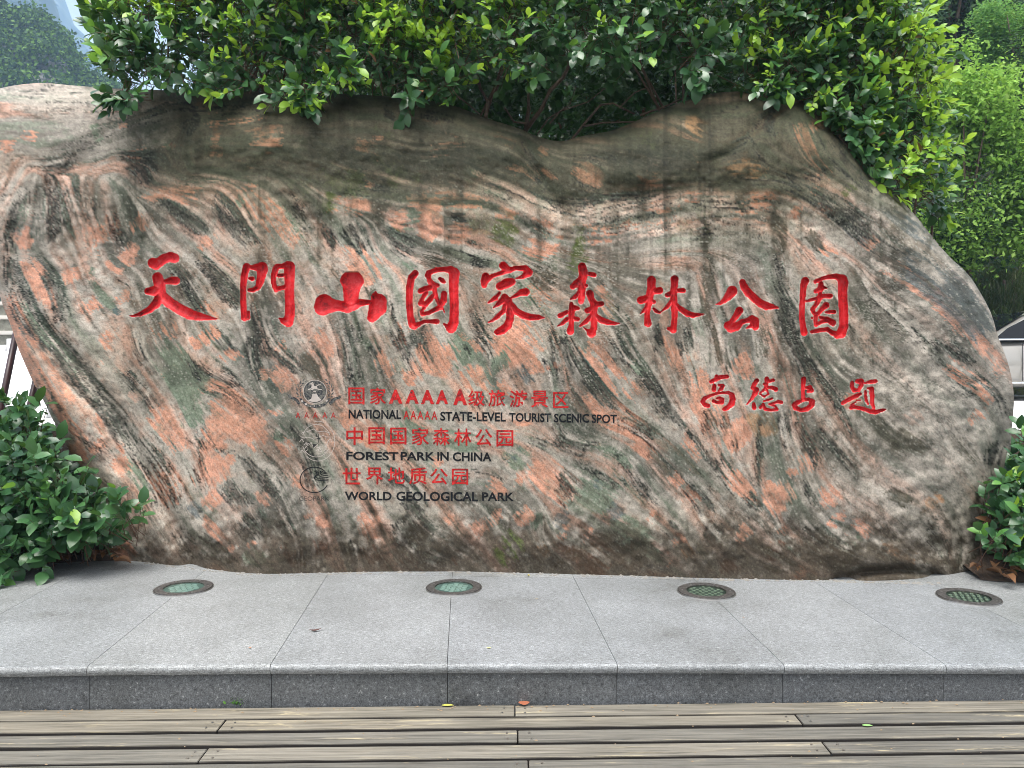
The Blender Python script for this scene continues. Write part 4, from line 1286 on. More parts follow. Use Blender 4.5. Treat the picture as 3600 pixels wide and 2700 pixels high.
_rr = ramp(M_WOOD, _oi.outputs['Random'], [(0,(0.66,0.67,0.69)),(0.5,(0.92,0.92,0.92)),(1,(1.12,1.07,0.98))]); _c = mixc(M_WOOD, 1.0, _c, _rr.outputs[0], 'MULTIPLY')
_wm = N(M_WOOD, 'ShaderNodeMath', operation='MULTIPLY'); _r5 = ramp(M_WOOD, _g3.outputs[0], [(0.56,(0,0,0)),(0.66,(1,1,1))]); _r6 = ramp(M_WOOD, _g2.outputs[0], [(0.50,(0,0,0)),(0.62,(1,1,1))])
LK(M_WOOD, _r5.outputs[0], _wm.inputs[0]); LK(M_WOOD, _r6.outputs[0], _wm.inputs[1])
_c = mixc(M_WOOD, _wm.outputs[0], _c, (0.42,0.36,0.23)); LK(M_WOOD, _c, bsdf(M_WOOD).inputs['Base Color']); bump(M_WOOD, _g1.outputs[0], 0.6, 0.004)
M_EDGE = mat('dark_board_edge', (0.016,0.013,0.011), 0.9)  # plank sides set much darker than their tops
M_SCREW = mat('steel_screw', (0.45,0.44,0.42), 0.35, metal=1.0)
deck = empty('timber_deck', (0, 2.6, -0.02)); structure(deck)
JT = {0: [1810], 1: [781, 2811], 2: [1820], 3: [717, 2910], 4: [1858], 5: [900, 2700]}
rp = random.Random(3)
for i in range(len(LN)-1):
    ya, yb = LN[i], LN[i+1]
    gap = 0.0105 if i else 0.001
    mids = (ya[0]+yb[0])/2
    xs = [-4.2] + sorted([((u-CU)/F*(mids) if i in JT else u) for u in JT.get(i, [rp.uniform(-2,-.5), rp.uniform(0.5,2)])]) + [4.6]
    for x0, x1 in zip(xs[:-1], xs[1:]):
        x0 += 0.003; x1 -= 0.003; dz = rp.uniform(-0.002, 0.002); tw = rp.uniform(-0.0012, 0.0012)
        mb = MB(); n = 2; th = 0.045
        c = [(x0, ya[0]+ya[1]*x0-gap), (x1, ya[0]+ya[1]*x1-gap), (x1, yb[0]+yb[1]*x1+gap), (x0, yb[0]+yb[1]*x0+gap)]
        c = c[::-1]
        mb.prism(c, 0, 0); 
        for k in range(4):
            x, y, _ = mb.v[k]; z = zdeck(x)+dz; mb.v[k] = (x, y, z-th); mb.v[k+4] = (x, y, z+tw*(1 if k < 2 else -1))
        o = mb.build('plank', M_WOOD, bevel=0.002); parent_keep(o, deck); o.data.materials.append(M_EDGE)
        for p_ in o.data.polygons: p_.material_index = 1 if abs(p_.normal.z) < 0.5 else 0
        if i < 8:
            for xe, sgn in ((x0, 1), (x1, -1)):
                if abs(xe) > 3: continue
                for fy in (0.3, 0.7):
                    xx = xe+sgn*0.045+rp.uniform(-.008,.008); yy = (ya[0]+ya[1]*xx)*(1-fy)+(yb[0]+yb[1]*xx)*fy
                    s_ = MB().tube([(xx,yy,zdeck(xx)+dz-0.004),(xx,yy,zdeck(xx)+dz+0.0022)], 0.0048, 8).build('screw', M_SCREW); parent_keep(s_, deck)
joist = MB()
for x in np.arange(-4, 4.6, 0.6): joist.box(x-0.03, 0.3, -0.138, x+0.03, 3.36, -0.075)
o = joist.build('joists', M_SOIL, None); o['kind'] = 'stuff'; parent_keep(o, deck)

_u = MB(); _u.v = [(-5,0,-0.139),(5.2,0,-0.139),(5.2,3.42,-0.139),(-5,3.42,-0.139)]; _u.f = [(0,1,2,3)]; o = _u.build('gap_shade_sheet', M_SOIL); parent_keep(o, deck)  # dark sheet added so the gaps between boards read as shade
# recessed uplights
M_RING = mat('dark_steel_ring', (0.085,0.075,0.07), 0.42, metal=0.7); _n = noise(M_RING, 60, 3, 0.6, coords(M_RING, kind='World')); _r = ramp(M_RING, _n.outputs[0], [(0.35,(0.082,0.078,0.075)),(0.65,(0.19,0.182,0.175))]); LK(M_RING, _r.outputs[0], bsdf(M_RING).inputs['Base Color'])
M_RIM = mat('worn_steel_edge', (0.32,0.31,0.29), 0.35, metal=0.9)
M_CELLA = mat('frosted_green_lens', (0.24,0.31,0.29), 0.3); M_CELLB = mat('clear_led_lens', (0.19,0.22,0.175), 0.25)
M_WELL = mat('dark_lamp_well', (0.02,0.032,0.026), 0.5); M_WELLA = mat('green_lamp_well', (0.085,0.13,0.12), 0.5)
M_PANE = bpy.data.materials.new('thick_glass'); M_PANE.use_nodes = True; _t = M_PANE.node_tree; _t.nodes.clear()
_o = _t.nodes.new('ShaderNodeOutputMaterial'); _gl = _t.nodes.new('ShaderNodeBsdfGlossy'); _gl.inputs['Roughness'].default_value = 0.06; _tr = _t.nodes.new('ShaderNodeBsdfTransparent'); _tr.inputs[0].default_value = (0.86,0.95,0.92,1)
_fr = _t.nodes.new('ShaderNodeFresnel'); _fr.inputs[0].default_value = 1.5; _mx = _t.nodes.new('ShaderNodeMixShader'); _t.links.new(_fr.outputs[0], _mx.inputs[0]); _t.links.new(_tr.outputs[0], _mx.inputs[1]); _t.links.new(_gl.outputs[0], _mx.inputs[2]); _t.links.new(_mx.outputs[0], _o.inputs[0])
def annulus(mb, r0, r1, z0, z1, n=48):
    b = len(mb.v)
    for k in range(n):
        t = 2*math.pi*k/n; c, s = math.cos(t), math.sin(t)
        mb.v += [(r0*c, r0*s, z0), (r1*c, r1*s, z0), (r1*c*0.985, r1*s*0.985, z1), (r0*c*1.01, r0*s*1.01, z1)]
    for k in range(n):
        j = (k+1) % n
        for e in range(4):
            e2 = (e+1) % 4; mb.f.append((b+4*k+e, b+4*k+e2, b+4*j+e2, b+4*j+e))
    return mb
def disc(mb, r, z, n=48):
    b = len(mb.v); mb.v += [(r*math.cos(2*math.pi*k/n), r*math.sin(2*math.pi*k/n), z) for k in range(n)]; mb.f.append(tuple(range(b, b+n))); return mb
lamp_lab = ['round recessed ground light at the left end of the ledge, its lens frosted pale green', 'round recessed ground light in the middle left of the ledge, below the black lettering', 'round ground light with clear glass over its diodes, right of the middle', 'round recessed ground light at the right end of the ledge, nearest the leafy bush']
for i, (u, v, cell) in enumerate([(646,2069,0),(1596,2067,0),(2483,2081,1),(3405,2101,1)]):
    p = onz(u, v, H); L = empty('ground_light', (p.x, p.y, H)); tag(L, lamp_lab[i], 'ground light', 'round lights sunk in the granite ledge')
    L.rotation_euler.z = 0.4*i
    annulus(MB(), 0.112, 0.160, 0.0015, 0.009).build('steel_ring', M_RING, L)
    annulus(MB(), 0.1605, 0.1665, -0.002, 0.006).build('ring_edge', M_RIM, L)
    disc(MB(), 0.1115, 0.0012).build('lamp_well', M_WELL if cell else M_WELLA, L)
    cells = MB(); mcell = M_CELLB if cell else M_CELLA; sp = 0.034 if cell else 0.036; rc = 0.0115 if cell else 0.0185
    for a in range(-4, 5):
        for b in range(-4, 5):
            x = (a+0.5*(b % 2))*sp; y = b*sp*0.866
            if math.hypot(x, y) < 0.112-rc:
                cells.tube([(x,y,0.0014),(x,y,0.0035),(x,y,0.0052)], [rc, rc*0.93, rc*0.55], 6 if not cell else 8)
    o = cells.build('lens_array', mcell, L); o['kind'] = 'stuff'
    disc(MB(), 0.1125, 0.0072).build('glass_pane', M_PANE, L)
    for k in range(6):
        t = k*math.pi/3+0.2; MB().tube([(0.136*math.cos(t),0.136*math.sin(t),0.008),(0.136*math.cos(t),0.136*math.sin(t),0.0112)], 0.0055, 8).build('ring_screw', M_SCREW, L)

# planting soil behind the ledge and the raised paved yard beyond it
def soil(name, us, front_v, X0=None):
    pts = [onz(u, v, H) for u, v in zip(us, front_v)]
    rows = [(0,0.004),(0.06,0.02),(0.25,0.05),(0.6,0.16),(1.1,0.55),(1.4,0.80)]
    V = []; n = len(pts)
    sub = []
    for i in range(n-1):
        for t in np.linspace(0, 1, 12, endpoint=False): sub.append(pts[i].lerp(pts[i+1], t))
    sub.append(pts[-1])
    for dy, dz in rows:
        for p in sub: V.append((p.x, p.y+dy+0.015*random.uniform(-1,1)*(dy > 0), H+dz+0.012*random.uniform(-1,1)*(dy > 0.1)))
    m = len(sub); Fq = [(r*m+i, r*m+i+1, (r+1)*m+i+1, (r+1)*m+i) for r in range(len(rows)-1) for i in range(m-1)]
    mb = MB(); mb.v = V; mb.f = Fq; return mb.build(name, M_SOIL, smooth=True)
structure(soil('soil', [-900,-300,0,87,271,392,640], [2035,2022,2009,1990,1977,1973,1950]))
structure(soil('soil', [3448,3500,3600,4300,5200], [2040,2046,2050,2052,2055]))
yard = MB().box(-30, 6.55, 0.3, 40, 14.0, 0.85).build('paved_yard', M_PAVE); structure(yard)

# ------------------------------------------------------------------ leaves
LV = np.array([(0,0,0),(.25,0,.015),(.5,0,.02),(.76,0,.0),(1,0,-.07),(.12,.14,.03),(.42,.255,.065),(.75,.19,.04),(.12,-.14,.03),(.42,-.255,.065),(.75,-.19,.04)], float)
LQ = np.array([(1,2,6,5),(2,3,7,6),(2,1,8,9),(3,2,9,10)]); LT = np.array([(0,1,5),(3,4,7),(1,0,8),(4,3,10)])
LVS = np.array([(0,0,0),(.5,.26,.05),(1,0,-.05),(.5,-.26,.05)], float); LQS = np.array([(0,3,2,1)])
def leaf_mat(name, stops, rough=0.35, trans=0.25, tcol=(0.30,0.45,0.05), spec=0.5):
    m = bpy.data.materials.new(name); m.use_nodes = True
    b = bsdf(m); at = N(m, 'ShaderNodeAttribute', attribute_name='shade'); oi = N(m, 'ShaderNodeObjectInfo')
    ad = N(m, 'ShaderNodeMath', operation='ADD'); fr = N(m, 'ShaderNodeMath', operation='FRACT'); LK(m, at.outputs['Fac'], ad.inputs[0]); LK(m, oi.outputs['Random'], ad.inputs[1]); LK(m, ad.outputs[0], fr.inputs[0])
    r = ramp(m, fr.outputs[0], stops); LK(m, r.outputs[0], b.inputs['Base Color']); b.inputs['Roughness'].default_value = rough; b.inputs['Specular IOR Level'].default_value = spec
    tr = N(m, 'ShaderNodeBsdfTranslucent'); tr.inputs[0].default_value = (*tcol, 1); mx = N(m, 'ShaderNodeMixShader'); mx.inputs[0].default_value = trans
    out = m.node_tree.nodes['Material Output']; LK(m, b.outputs[0], mx.inputs[1]); LK(m, tr.outputs[0], mx.inputs[2]); LK(m, mx.outputs[0], out.inputs['Surface'])
    return m
M_LD = leaf_mat('dark_glossy_leaf', [(0,(0.020,0.065,0.028)),(0.4,(0.036,0.105,0.038)),(0.75,(0.058,0.15,0.048)),(1,(0.028,0.085,0.036))], 0.33, 0.18, (0.10,0.22,0.03))
M_LM = leaf_mat('mid_green_leaf', [(0,(0.065,0.18,0.034)),(0.5,(0.105,0.26,0.042)),(1,(0.07,0.20,0.05))], 0.36, 0.28, (0.22,0.42,0.05))
M_LY = leaf_mat('young_lime_leaf', [(0,(0.21,0.40,0.035)),(0.5,(0.30,0.50,0.045)),(1,(0.17,0.36,0.035))], 0.38, 0.38, (0.42,0.62,0.06))
M_LB = leaf_mat('dry_brown_leaf', [(0,(0.15,0.07,0.03)),(0.5,(0.22,0.11,0.045)),(1,(0.10,0.05,0.025))], 0.6, 0.1, (0.3,0.12,0.04))
LMATS = [M_LD, M_LM, M_LY, M_LB]
def rot_frames(D, Nn):
    D = D/np.linalg.norm(D, axis=1, keepdims=True)
    Nn = Nn - (Nn*D).sum(1, keepdims=True)*D; Nn = Nn/(np.linalg.norm(Nn, axis=1, keepdims=True)+1e-9)
    B = np.cross(Nn, D); return D, B, Nn
def leaves_mesh(name, pos, D, Nn, size, cls, shade, mats_, small=False, width=1.12):
    D, B, Nn = rot_frames(D, Nn); T = (LVS if small else LV).copy(); T[:,1] *= width
    n = len(pos); k = len(T)
    V = pos[:,None,:] + size[:,None,None]*(T[None,:,0,None]*D[:,None,:]+T[None,:,1,None]*B[:,None,:]+T[None,:,2,None]*Nn[:,None,:])
    off = (np.arange(n)*k)[:,None,None]
    if small: Fg = [(LQS[None]+off).reshape(-1, 4)]; mi = cls
    else: Fg = [(LQ[None]+off).reshape(-1, 4), (LT[None]+off).reshape(-1, 3)]; mi = np.concatenate([np.repeat(cls, 4), np.repeat(cls, 4)])
    me = mesh_np(name, V.reshape(-1, 3), Fg, mats_, smooth=not small, midx=mi); attr_f(me, 'shade', np.repeat(shade, k)); return me
LEAFVAR = []
for cl in range(4):
    for kx in range(5):
        T = LV.copy(); T[:,1] *= random.uniform(0.95, 1.3); bend = random.uniform(-0.12, 0.16); T[:,2] -= bend*T[:,0]**2; T[:,1] += random.uniform(-.05,.05)*T[:,0]**2
        me = mesh_np('leaf', T, [LQ, LT], [LMATS[cl]], smooth=True); attr_f(me, 'shade', np.full(len(T), random.random())); LEAFVAR.append(me)
def unit(a): return a/(np.linalg.norm(a, axis=-1, keepdims=True)+1e-9)
def make_shoots(base, axis, nleaf, lsize, young, rg, droop=0.25):
    """shoots: base (n,3), axis (n,3). returns leaf arrays and twig segments"""
    P_, D_, N_, S_, C_ = [], [], [], [], []
    n = len(base); axis = unit(axis)
    ref = unit(np.cross(axis, np.array([0.3,0.1,1.0]))); ref2 = np.cross(axis, ref)
    phi0 = rg.uniform(0, 6.28, n); tl = lsize*1.9
    for k in range(nleaf):
        t = (k+0.5)/nleaf; ph = phi0+k*2.4
        rad = ref*np.cos(ph)[:,None]+ref2*np.sin(ph)[:,None]
        pos = base + axis*(tl*t)[:,None]
        d = rad*(1.0-0.55*t)+axis*(0.25+0.75*t) + np.array([0,0,-droop*(1-t)]) + rg.normal(0, 0.16, (n,3))
        nn = axis*0.6+np.array([0,-0.35,0.75])+rg.normal(0, 0.30, (n,3)) - 0.3*rad
        s = lsize*rg.uniform(0.62, 1.2, n)*(1-0.35*t*(young > 0.5))
        yv = young - (1-t)*0.9 + rg.uniform(-0.25, 0.25, n)
        c = np.where(yv > 0.36, 2, np.where(yv > 0.16, 1, 0)); c = np.where(rg.random(n) < 0.004, 3, c)
        P_.append(pos); D_.append(unit(d)); N_.append(nn); S_.append(s); C_.append(c)
    return np.concatenate(P_), np.concatenate(D_), np.concatenate(N_), np.concatenate(S_), np.concatenate(C_), tl
def twig_mesh(name, a, b, r, m):
    d = unit(b-a); x = unit(np.cross(d, np.array([0.2,0.3,1.0]))); y = np.cross(d, x); V = []
    for p, rr in ((a, r), (b, r*0.5)):
        for t in (0, 2.094, 4.189): V.append(p + rr*(x*math.cos(t)+y*math.sin(t)))
    V = np.stack(V, 1); n = len(a); off = (np.arange(n)*6)[:,None,None]
    Fq = np.array([(0,1,4,3),(1,2,5,4),(2,0,3,5)])
    return mesh_np(name, V.reshape(-1,3), (Fq[None]+off).reshape(-1,4), [m], smooth=True)
M_BARK = mat('brown_bark', rough=0.85); _n = noise(M_BARK, 40, 5, 0.7, coords(M_BARK, (1,1,0.3), 'World')); _r = ramp(M_BARK, _n.outputs[0], [(0.3,(0.06,0.04,0.028)),(0.6,(0.15,0.105,0.075)),(0.8,(0.24,0.19,0.15))]); LK(M_BARK, _r.outputs[0], bsdf(M_BARK).inputs['Base Color']); bump(M_BARK, _n.outputs[0], 0.6, 0.006)
M_TWIG = mat('reddish_twig', (0.10,0.05,0.03), 0.7)
def finish_shrub(root, P_, D_, N_, S_, C_, ntop=300, rg=None):
    D2, B2, N2 = rot_frames(D_, N_)
    mid = P_ + D_*S_[:,None]*0.5
    uu = CU+mid[:,0]/mid[:,1]*F; vv = CV-(mid[:,2]-HC)/mid[:,1]*F
    view = unit(mid-np.array([0,0,HC])); face = np.abs((N2*view).sum(1))
    score = face*S_/mid[:,1]**2.2*((uu > -20)&(uu < 3620)&(vv > -20)&(vv < 2720))*np.where(C_ == 0, 0.9, 1.0)
    top = np.argsort(-score)[:ntop]; rest = np.ones(len(P_), bool); rest[top] = False
    sh = rg.random(len(P_))
    me = leaves_mesh('foliage', P_[rest], D_[rest], N_[rest], S_[rest], C_[rest], sh[rest], LMATS)
    o = newobj('foliage', me); parent_keep(o, root); o['kind'] = 'stuff'
    inv = Matrix.Translation(root.location).inverted()
    for i in top:
        M = Matrix(((D2[i,0],B2[i,0],N2[i,0],P_[i,0]),(D2[i,1],B2[i,1],N2[i,1],P_[i,1]),(D2[i,2],B2[i,2],N2[i,2],P_[i,2]),(0,0,0,1)))
        l = newobj('leaf', LEAFVAR[int(C_[i])*5+int(rg.integers(0,5))]); l.parent = root; l.matrix_parent_inverse = inv
        l.matrix_basis = M @ Matrix.Scale(float(S_[i]), 4)

# region of foliage over the boulder: lower limit of the leaves (picture coordinates)
BUSHLOW = np.array([(240,240),(270,250),(300,300),(340,345),(450,385),(520,350),(600,300),(760,350),(820,360),(900,300),(960,300),(1000,360),(1060,400),(1150,390),(1180,320),(1290,350),(1350,330),(1460,395),(1540,370),(1640,320),(1780,300),(1900,290),(1960,235),(2080,215),(2200,265),(2300,235),(2420,290),(2560,310),(2680,380),(2780,350),(2860,380),(2920,470),(3000,560),(3060,640),(3130,700),(3200,760),(3260,790),(3330,740),(3380,600),(3420,560),(3440,500)], float)
BUSHLEFT = np.array([(-400,330),(0,300),(60,270),(150,330),(200,420)], float)    # v, u of the ragged left side
def shrub_cloud(u0, u1, n, rg, dmin=4.86, dmax=6.9, size=0.085, lum=1.0, nleaf=8, lowfn=None, right=None, vmin=-260, younger=0.0):
    u = rg.uniform(u0, u1, n*3); v = rg.uniform(vmin, 820, n*3)
    low = np.interp(u, BUSHLOW[:,0], BUSHLOW[:,1]) - 24 + 24*fbm(u/40, v/60, 2, 90)
    lefts = np.interp(v, [-400,0,60,150,250,330], [395,385,325,375,375,420]) + 26*fbm(u*0+v/26, v/30, 2, 91)
    rights = np.interp(v, [-400,-50,0,100,200,330,400,470,540,620,700,800], [3150,3170,3180,3250,3280,3270,3310,3250,3310,3330,3300,3240]) + 24*fbm(v/30, v/24, 2, 92)
    ok = (v < low) & (u > lefts) & (u < rights)
    ok &= (fbm(u/80, v/62, 3, 98) > -0.14 - 0.15*rg.random(len(u)))
    u, v = u[ok][:n], v[ok][:n]; n = len(u)
    lump = fbm(u/210, v/150, 3, 95)
    front = dmin + 0.10 + 0.22*(1-lump)*0.6 + 0.12*np.clip((low[ok][:n]-v)/300, -1, 1)
    t = rg.random(n)**1.9
    d = front + t*(dmax-front)
    inside = (v > np.interp(u, [p[0] for p in OUT_TOP], [p[1] for p in OUT_TOP])-10)
    d = np.where(inside, np.minimum(d, 5.10+0.1*rg.random(n)), d)
    d = np.where(inside, np.minimum(d, surf(u, v)-0.08), d)
    base = np.stack([(u-CU)/F*d, d, HC-(v-CV)/F*d], 1)
    ax = np.stack([rg.normal(0, 0.55, n), -0.55+rg.normal(0, 0.4, n)*1.0, rg.normal(0.45, 0.5, n)], 1)
    ax[:,2] = np.where(inside | (low[ok][:n]-v < 45), ax[:,2]-0.75, ax[:,2])
    ax[:,0] += np.where(u < 480, -0.5, 0)+np.where(u > 3200, 0.5, 0)
    light = fbm(u/120, v/90, 3, 97)
    young = 0.40 + 1.0*light + 0.45*sm(330, -80, v) - 1.0*t + younger + np.where(u > 3050, 0.22, 0) - 0.35*sm(1700, 2000, u)*sm(2750, 2500, u)
    young = np.where(d > front+0.55, -1, young)
    return base, ax, young, t
def shrub(name, label, u0, u1, n, trunks, seed, **kw):
    rg = np.random.default_rng(seed)
    cu_ = (u0+u1)/2; root = empty(name, ((cu_-CU)/F*6.0, 6.1, 0.3)); tag(root, label, 'shrub', 'evergreen shrubs growing over the boulder')
    base, ax, young, t = shrub_cloud(u0, u1, n, rg, **kw)
    size = 0.094*rg.uniform(0.85, 1.15, len(base))
    P_, D_, N_, S_, C_, tl = make_shoots(base, ax, 8, size, young, rg)
    # nothing may poke through the stone
    uu = CU+P_[:,0]/P_[:,1]*F; vv = CV-(P_[:,2]-HC)/P_[:,1]*F; topc = np.interp(uu, [p[0] for p in OUT_TOP], [p[1] for p in OUT_TOP])
    bad = (vv > topc-5) & (P_[:,1] > surf(uu, np.maximum(vv, topc+2))-0.04)
    keep = ~bad; P_, D_, N_, S_, C_ = P_[keep], D_[keep], N_[keep], S_[keep], C_[keep]
    finish_shrub(root, P_, D_, N_, S_, C_, 300, rg)
    me = twig_mesh('twigs', base-unit(ax)*0.12, base+unit(ax)*tl[:,None]*0.9, 0.0032, M_TWIG); o = newobj('twigs', me); o['kind'] = 'stuff'; parent_keep(o, root)
    # trunk and limbs
    rr = random.Random(seed)
    for (tu, tz) in trunks:
        x0 = (tu-CU)/F*6.2; tr = MB().tube([(x0, 6.25, 0.35), (x0+0.05, 6.2, 1.2), (x0-0.04, 6.15, 2.0), (x0+0.02, 6.1, tz)], [0.055,0.045,0.036,0.028], 8).build('trunk', M_BARK, smooth=True); parent_keep(tr, root)
        for k in range(7):
            j = rr.randrange(len(base)); e = Vector(base[j])
            if abs(e.x-x0) > 1.3: continue
            s = Vector((x0, 6.12, rr.uniform(1.9, tz))); m_ = s.lerp(e, 0.5)+Vector((rr.uniform(-.1,.1), rr.uniform(0,.15), rr.uniform(-.1,.15)))
            if e.y < 5.4: e.y = 5.4
            lb = MB().tube([s, s.lerp(m_,0.5), m_, e], [0.02,0.015,0.011,0.005], 6).build('limb', M_BARK, smooth=True); parent_keep(lb, root)
    return root, base
sA, _ = shrub('evergreen_shrub', 'evergreen shrub with lime shoots over the left shoulder of the boulder, sky showing through it', 280, 1250, 950, [(620,2.9),(980,2.8)], 101)
sB, _ = shrub('evergreen_shrub', 'thick evergreen shrub full of bright new leaves, left of the bare branches', 1250, 1960, 740, [(1500,2.8)], 102)
sC, _ = shrub('evergreen_shrub', 'darkest evergreen shrub with thin bare branches above the dip in the boulder', 1960, 2680, 540, [(2450,2.9)], 103, younger=-0.15)
sD, _ = shrub('evergreen_shrub', 'evergreen shrub with yellow green leaves spilling down the right shoulder of the boulder', 2680, 3450, 1080, [(2950,2.6),(3200,2.2)], 104)
T2_ = lambda x, y: (1200+.5425*x, .5425*y)
for pts, r in [([(1190,860),(1215,700),(1210,590)],14),([(1190,850),(1300,700),(1350,590),(1440,500),(1500,370),(1620,230),(1700,120)],15),([(935,760),(950,660),(900,570),(880,480)],13),([(950,660),(1000,590),(1040,500)],9),
               ([(1490,910),(1560,820),(1680,680),(1760,670),(1900,740)],9),([(1560,820),(1700,795),(1900,790)],7),([(1200,800),(1120,790),(1060,700)],8),([(1940,745),(2100,690),(2250,620)],8),([(750,620),(840,690),(900,745)],6),([(1270,870),(1340,770),(1480,680),(1520,560)],5),([(1350,800),(1420,720),(1600,660),(1710,570)],5),([(1800,700),(1900,600),(2000,560)],5),([(1820,250),(1900,340),(1950,420)],5),([(1430,120),(1520,150),(1580,200)],5)]:
    p3 = [Vector(P(*T2_(x, y), 5.75+0.1*math.sin(x))) for x, y in pts]; rad = [r*.5425/F*5.8*(1-0.45*i/len(p3)) for i in range(len(p3))]
    o = MB().tube(p3, rad, 7).build('limb', M_BARK, smooth=True); parent_keep(o, sC)
# darker foliage mass standing further back, closing the view under the crowns
rgb_ = np.random.default_rng(77)
def back_mass(name, label, n, ubox, vbox, ybox, seed, cat='shrub', size=0.085, yng=-1.0):
    rg = np.random.default_rng(seed); root = empty(name, ((sum(ubox)/2-CU)/F*ybox[0], sum(ybox)/2, 0.85)); tag(root, label, cat)
    u = rg.uniform(*ubox, n); v = rg.uniform(*vbox, n); d = rg.uniform(*ybox, n)
    base = np.stack([(u-CU)/F*d, d, HC-(v-CV)/F*d], 1); ax = rg.normal(0, 0.6, (n,3))+np.array([0,-.4,.3])
    P_, D_, N_, S_, C_, tl = make_shoots(base, ax, 8, size*rg.uniform(.85,1.2,n), np.full(n, yng)+rg.uniform(-.3,.3,n), rg)
    me = leaves_mesh('foliage', P_, D_, N_, S_, C_, rg.random(len(P_)), LMATS); o = newobj('foliage', me); o['kind'] = 'stuff'; parent_keep(o, root)
    for k in range(4):
        x = root.location.x+rg.uniform(-1.4,1.4); t = MB().tube([(x, root.location.y, 0.8),(x+.1, root.location.y, 1.8),(x-.1, root.location.y-.1, 3.2)], [0.05,0.04,0.025], 8).build('trunk', M_BARK, smooth=True); parent_keep(t, root)
    return root
back_mass('dense_shrub', 'dense shaded shrub seen through the bare branches behind the dip in the boulder', 4200, (1300,3200), (-150,640), (6.7,8.4), 78, yng=-2)
back_mass('dense_shrub', 'shaded shrub behind the upper left crown of leaves', 900, (820,1500), (-200,330), (7.0,8.2), 79)

# the two low bushes beside the boulder
def low_bush(label, poly, n, dep, seed, size, limit):
    rg = np.random.default_rng(seed); poly = np.array(poly, float); cx_ = poly.mean(0)
    root = empty('leafy_bush', ((cx_[0]-CU)/F*dep[0], dep[0]+0.3, H)); tag(root, label, 'bush')
    u = rg.uniform(poly[:,0].min(), poly[:,0].max(), n*4); v = rg.uniform(poly[:,1].min(), poly[:,1].max(), n*4)
    s, _, _ = poly_sdf(u, v, poly); ok = s > 12; u, v, s = u[ok][:n], v[ok][:n], s[ok][:n]; n = len(u)
    t = rg.random(n)**1.5
    yfoot = (HC-H)*F/(2010-CV)
    front = np.interp(v, [1300,1600,1900,2040], [dep[0]+0.75, dep[0]+0.25, dep[0], dep[0]-0.06]) + 0.12*fbm(u/60, v/60, 2, 5)
    d = front+t*(dep[1]-dep[0])
    base = np.stack([(u-CU)/F*d, d, HC-(v-CV)/F*d], 1); base[:,2] = np.maximum(base[:,2], H+0.05)
    ax = np.stack([rg.normal(0, .5, n), rg.normal(-.5, .4, n), rg.normal(.55, .4, n)], 1)
    young = limit+rg.uniform(-.55, .35, n)-0.8*t
    P_, D_, N_, S_, C_, tl = make_shoots(base, ax, 7, size*rg.uniform(.8,1.15,n), young, rg, droop=0.35)
    P_[:,2] = np.maximum(P_[:,2], H+0.03)
    uu = CU+P_[:,0]/P_[:,1]*F; vv = CV-(P_[:,2]-HC)/P_[:,1]*F
    sr, _, _ = poly_sdf(uu, vv, OUTLINE); keep = ~((sr > -14) & (P_[:,1] > surf(uu, vv)-0.10)); keep &= ~((sr > 0) & (P_[:,1] > 4.95) & (vv < 1700))
    P_, D_, N_, S_, C_ = P_[keep], D_[keep], N_[keep], S_[keep], C_[keep]
    finish_shrub(root, P_, D_, N_, S_, C_, 300, rg)
    st_b = base+np.stack([rg.normal(0,.03,n), 0.10+0*u, -0.16+0*u], 1); st_b[:,2] = np.maximum(st_b[:,2], H+0.03); me = twig_mesh('stems', st_b, base+unit(ax)*tl[:,None]*0.9, 0.0032, M_TWIG); o = newobj('stems', me); o['kind'] = 'stuff'; parent_keep(o, root)
back_mass('dense_shrub', 'shaded shrub right behind the lowest point of the boulder rim', 1500, (1500,2250), (60,680), (8.5,9.6), 80, yng=-2)
low_bush('glossy round-leaved bush crowding the lower left side of the boulder', [(-500,1560),(-200,1520),(0,1500),(70,1420),(120,1440),(150,1540),(200,1600),(240,1690),(330,1750),(400,1750),(455,1790),(500,1800),(520,1850),(500,1880),(450,1870),(400,1860),(380,1920),(250,1930),(150,1985),(60,2010),(-60,2010),(-500,1990)], 860, (4.75,5.6), 301, 0.108, 0.0)
low_bush('bright green leafy bush at the lower right edge of the boulder', [(3600,1560),(3570,1590),(3540,1680),(3480,1760),(3440,1780),(3430,1860),(3470,1900),(3500,1960),(3540,2000),(3600,2025),(3900,2020),(4200,1950),(4200,1600),(3900,1540)], 520, (4.62,5.4), 302, 0.10, 0.36)
# ------------------------------------------------------------------ beyond the boulder
M_CONC = mat('mossy_concrete', rough=0.9); _n = noise(M_CONC, 9, 6, 0.7, coords(M_CONC, kind='World')); _r = ramp(M_CONC, _n.outputs[0], [(0.3,(0.11,0.11,0.09)),(0.55,(0.20,0.20,0.17)),(0.75,(0.30,0.295,0.26))]); LK(M_CONC, _r.outputs[0], bsdf(M_CONC).inputs['Base Color'])
M_CAP = mat('pale_stone_cap', (0.52,0.50,0.46), 0.7)
tw = empty('terraced_wall', (P(-400,1300,12.6)[0], 12.6, 0.85)); tag(tw, 'grey concrete terraced wall with pale coping steps at the far left', 'wall')
xa, xb = P(-1500,0,12.6)[0], P(330,0,12.6)[0]
for i, (vt, yy) in enumerate([(1163,12.3),(1109,12.8),(1060,13.3)]):
    zt = HC-(vt-CV)/F*yy
    parent_keep(MB().box(xa, yy, 0.8, xb, 13.9+0.1*i, zt-0.07).build('concrete_step', M_CONC), tw)
    parent_keep(MB().box(xa, yy-0.04, zt-0.067, xb, 13.9+0.1*i+0.02, zt).build('coping', M_CAP, bevel=0.012), tw)
ws = empty('white_slope', (P(-100,1300,9.2)[0], 9.2, 0.85)); tag(ws, 'white stone slab ramp behind the leaning brown poles', 'ramp')
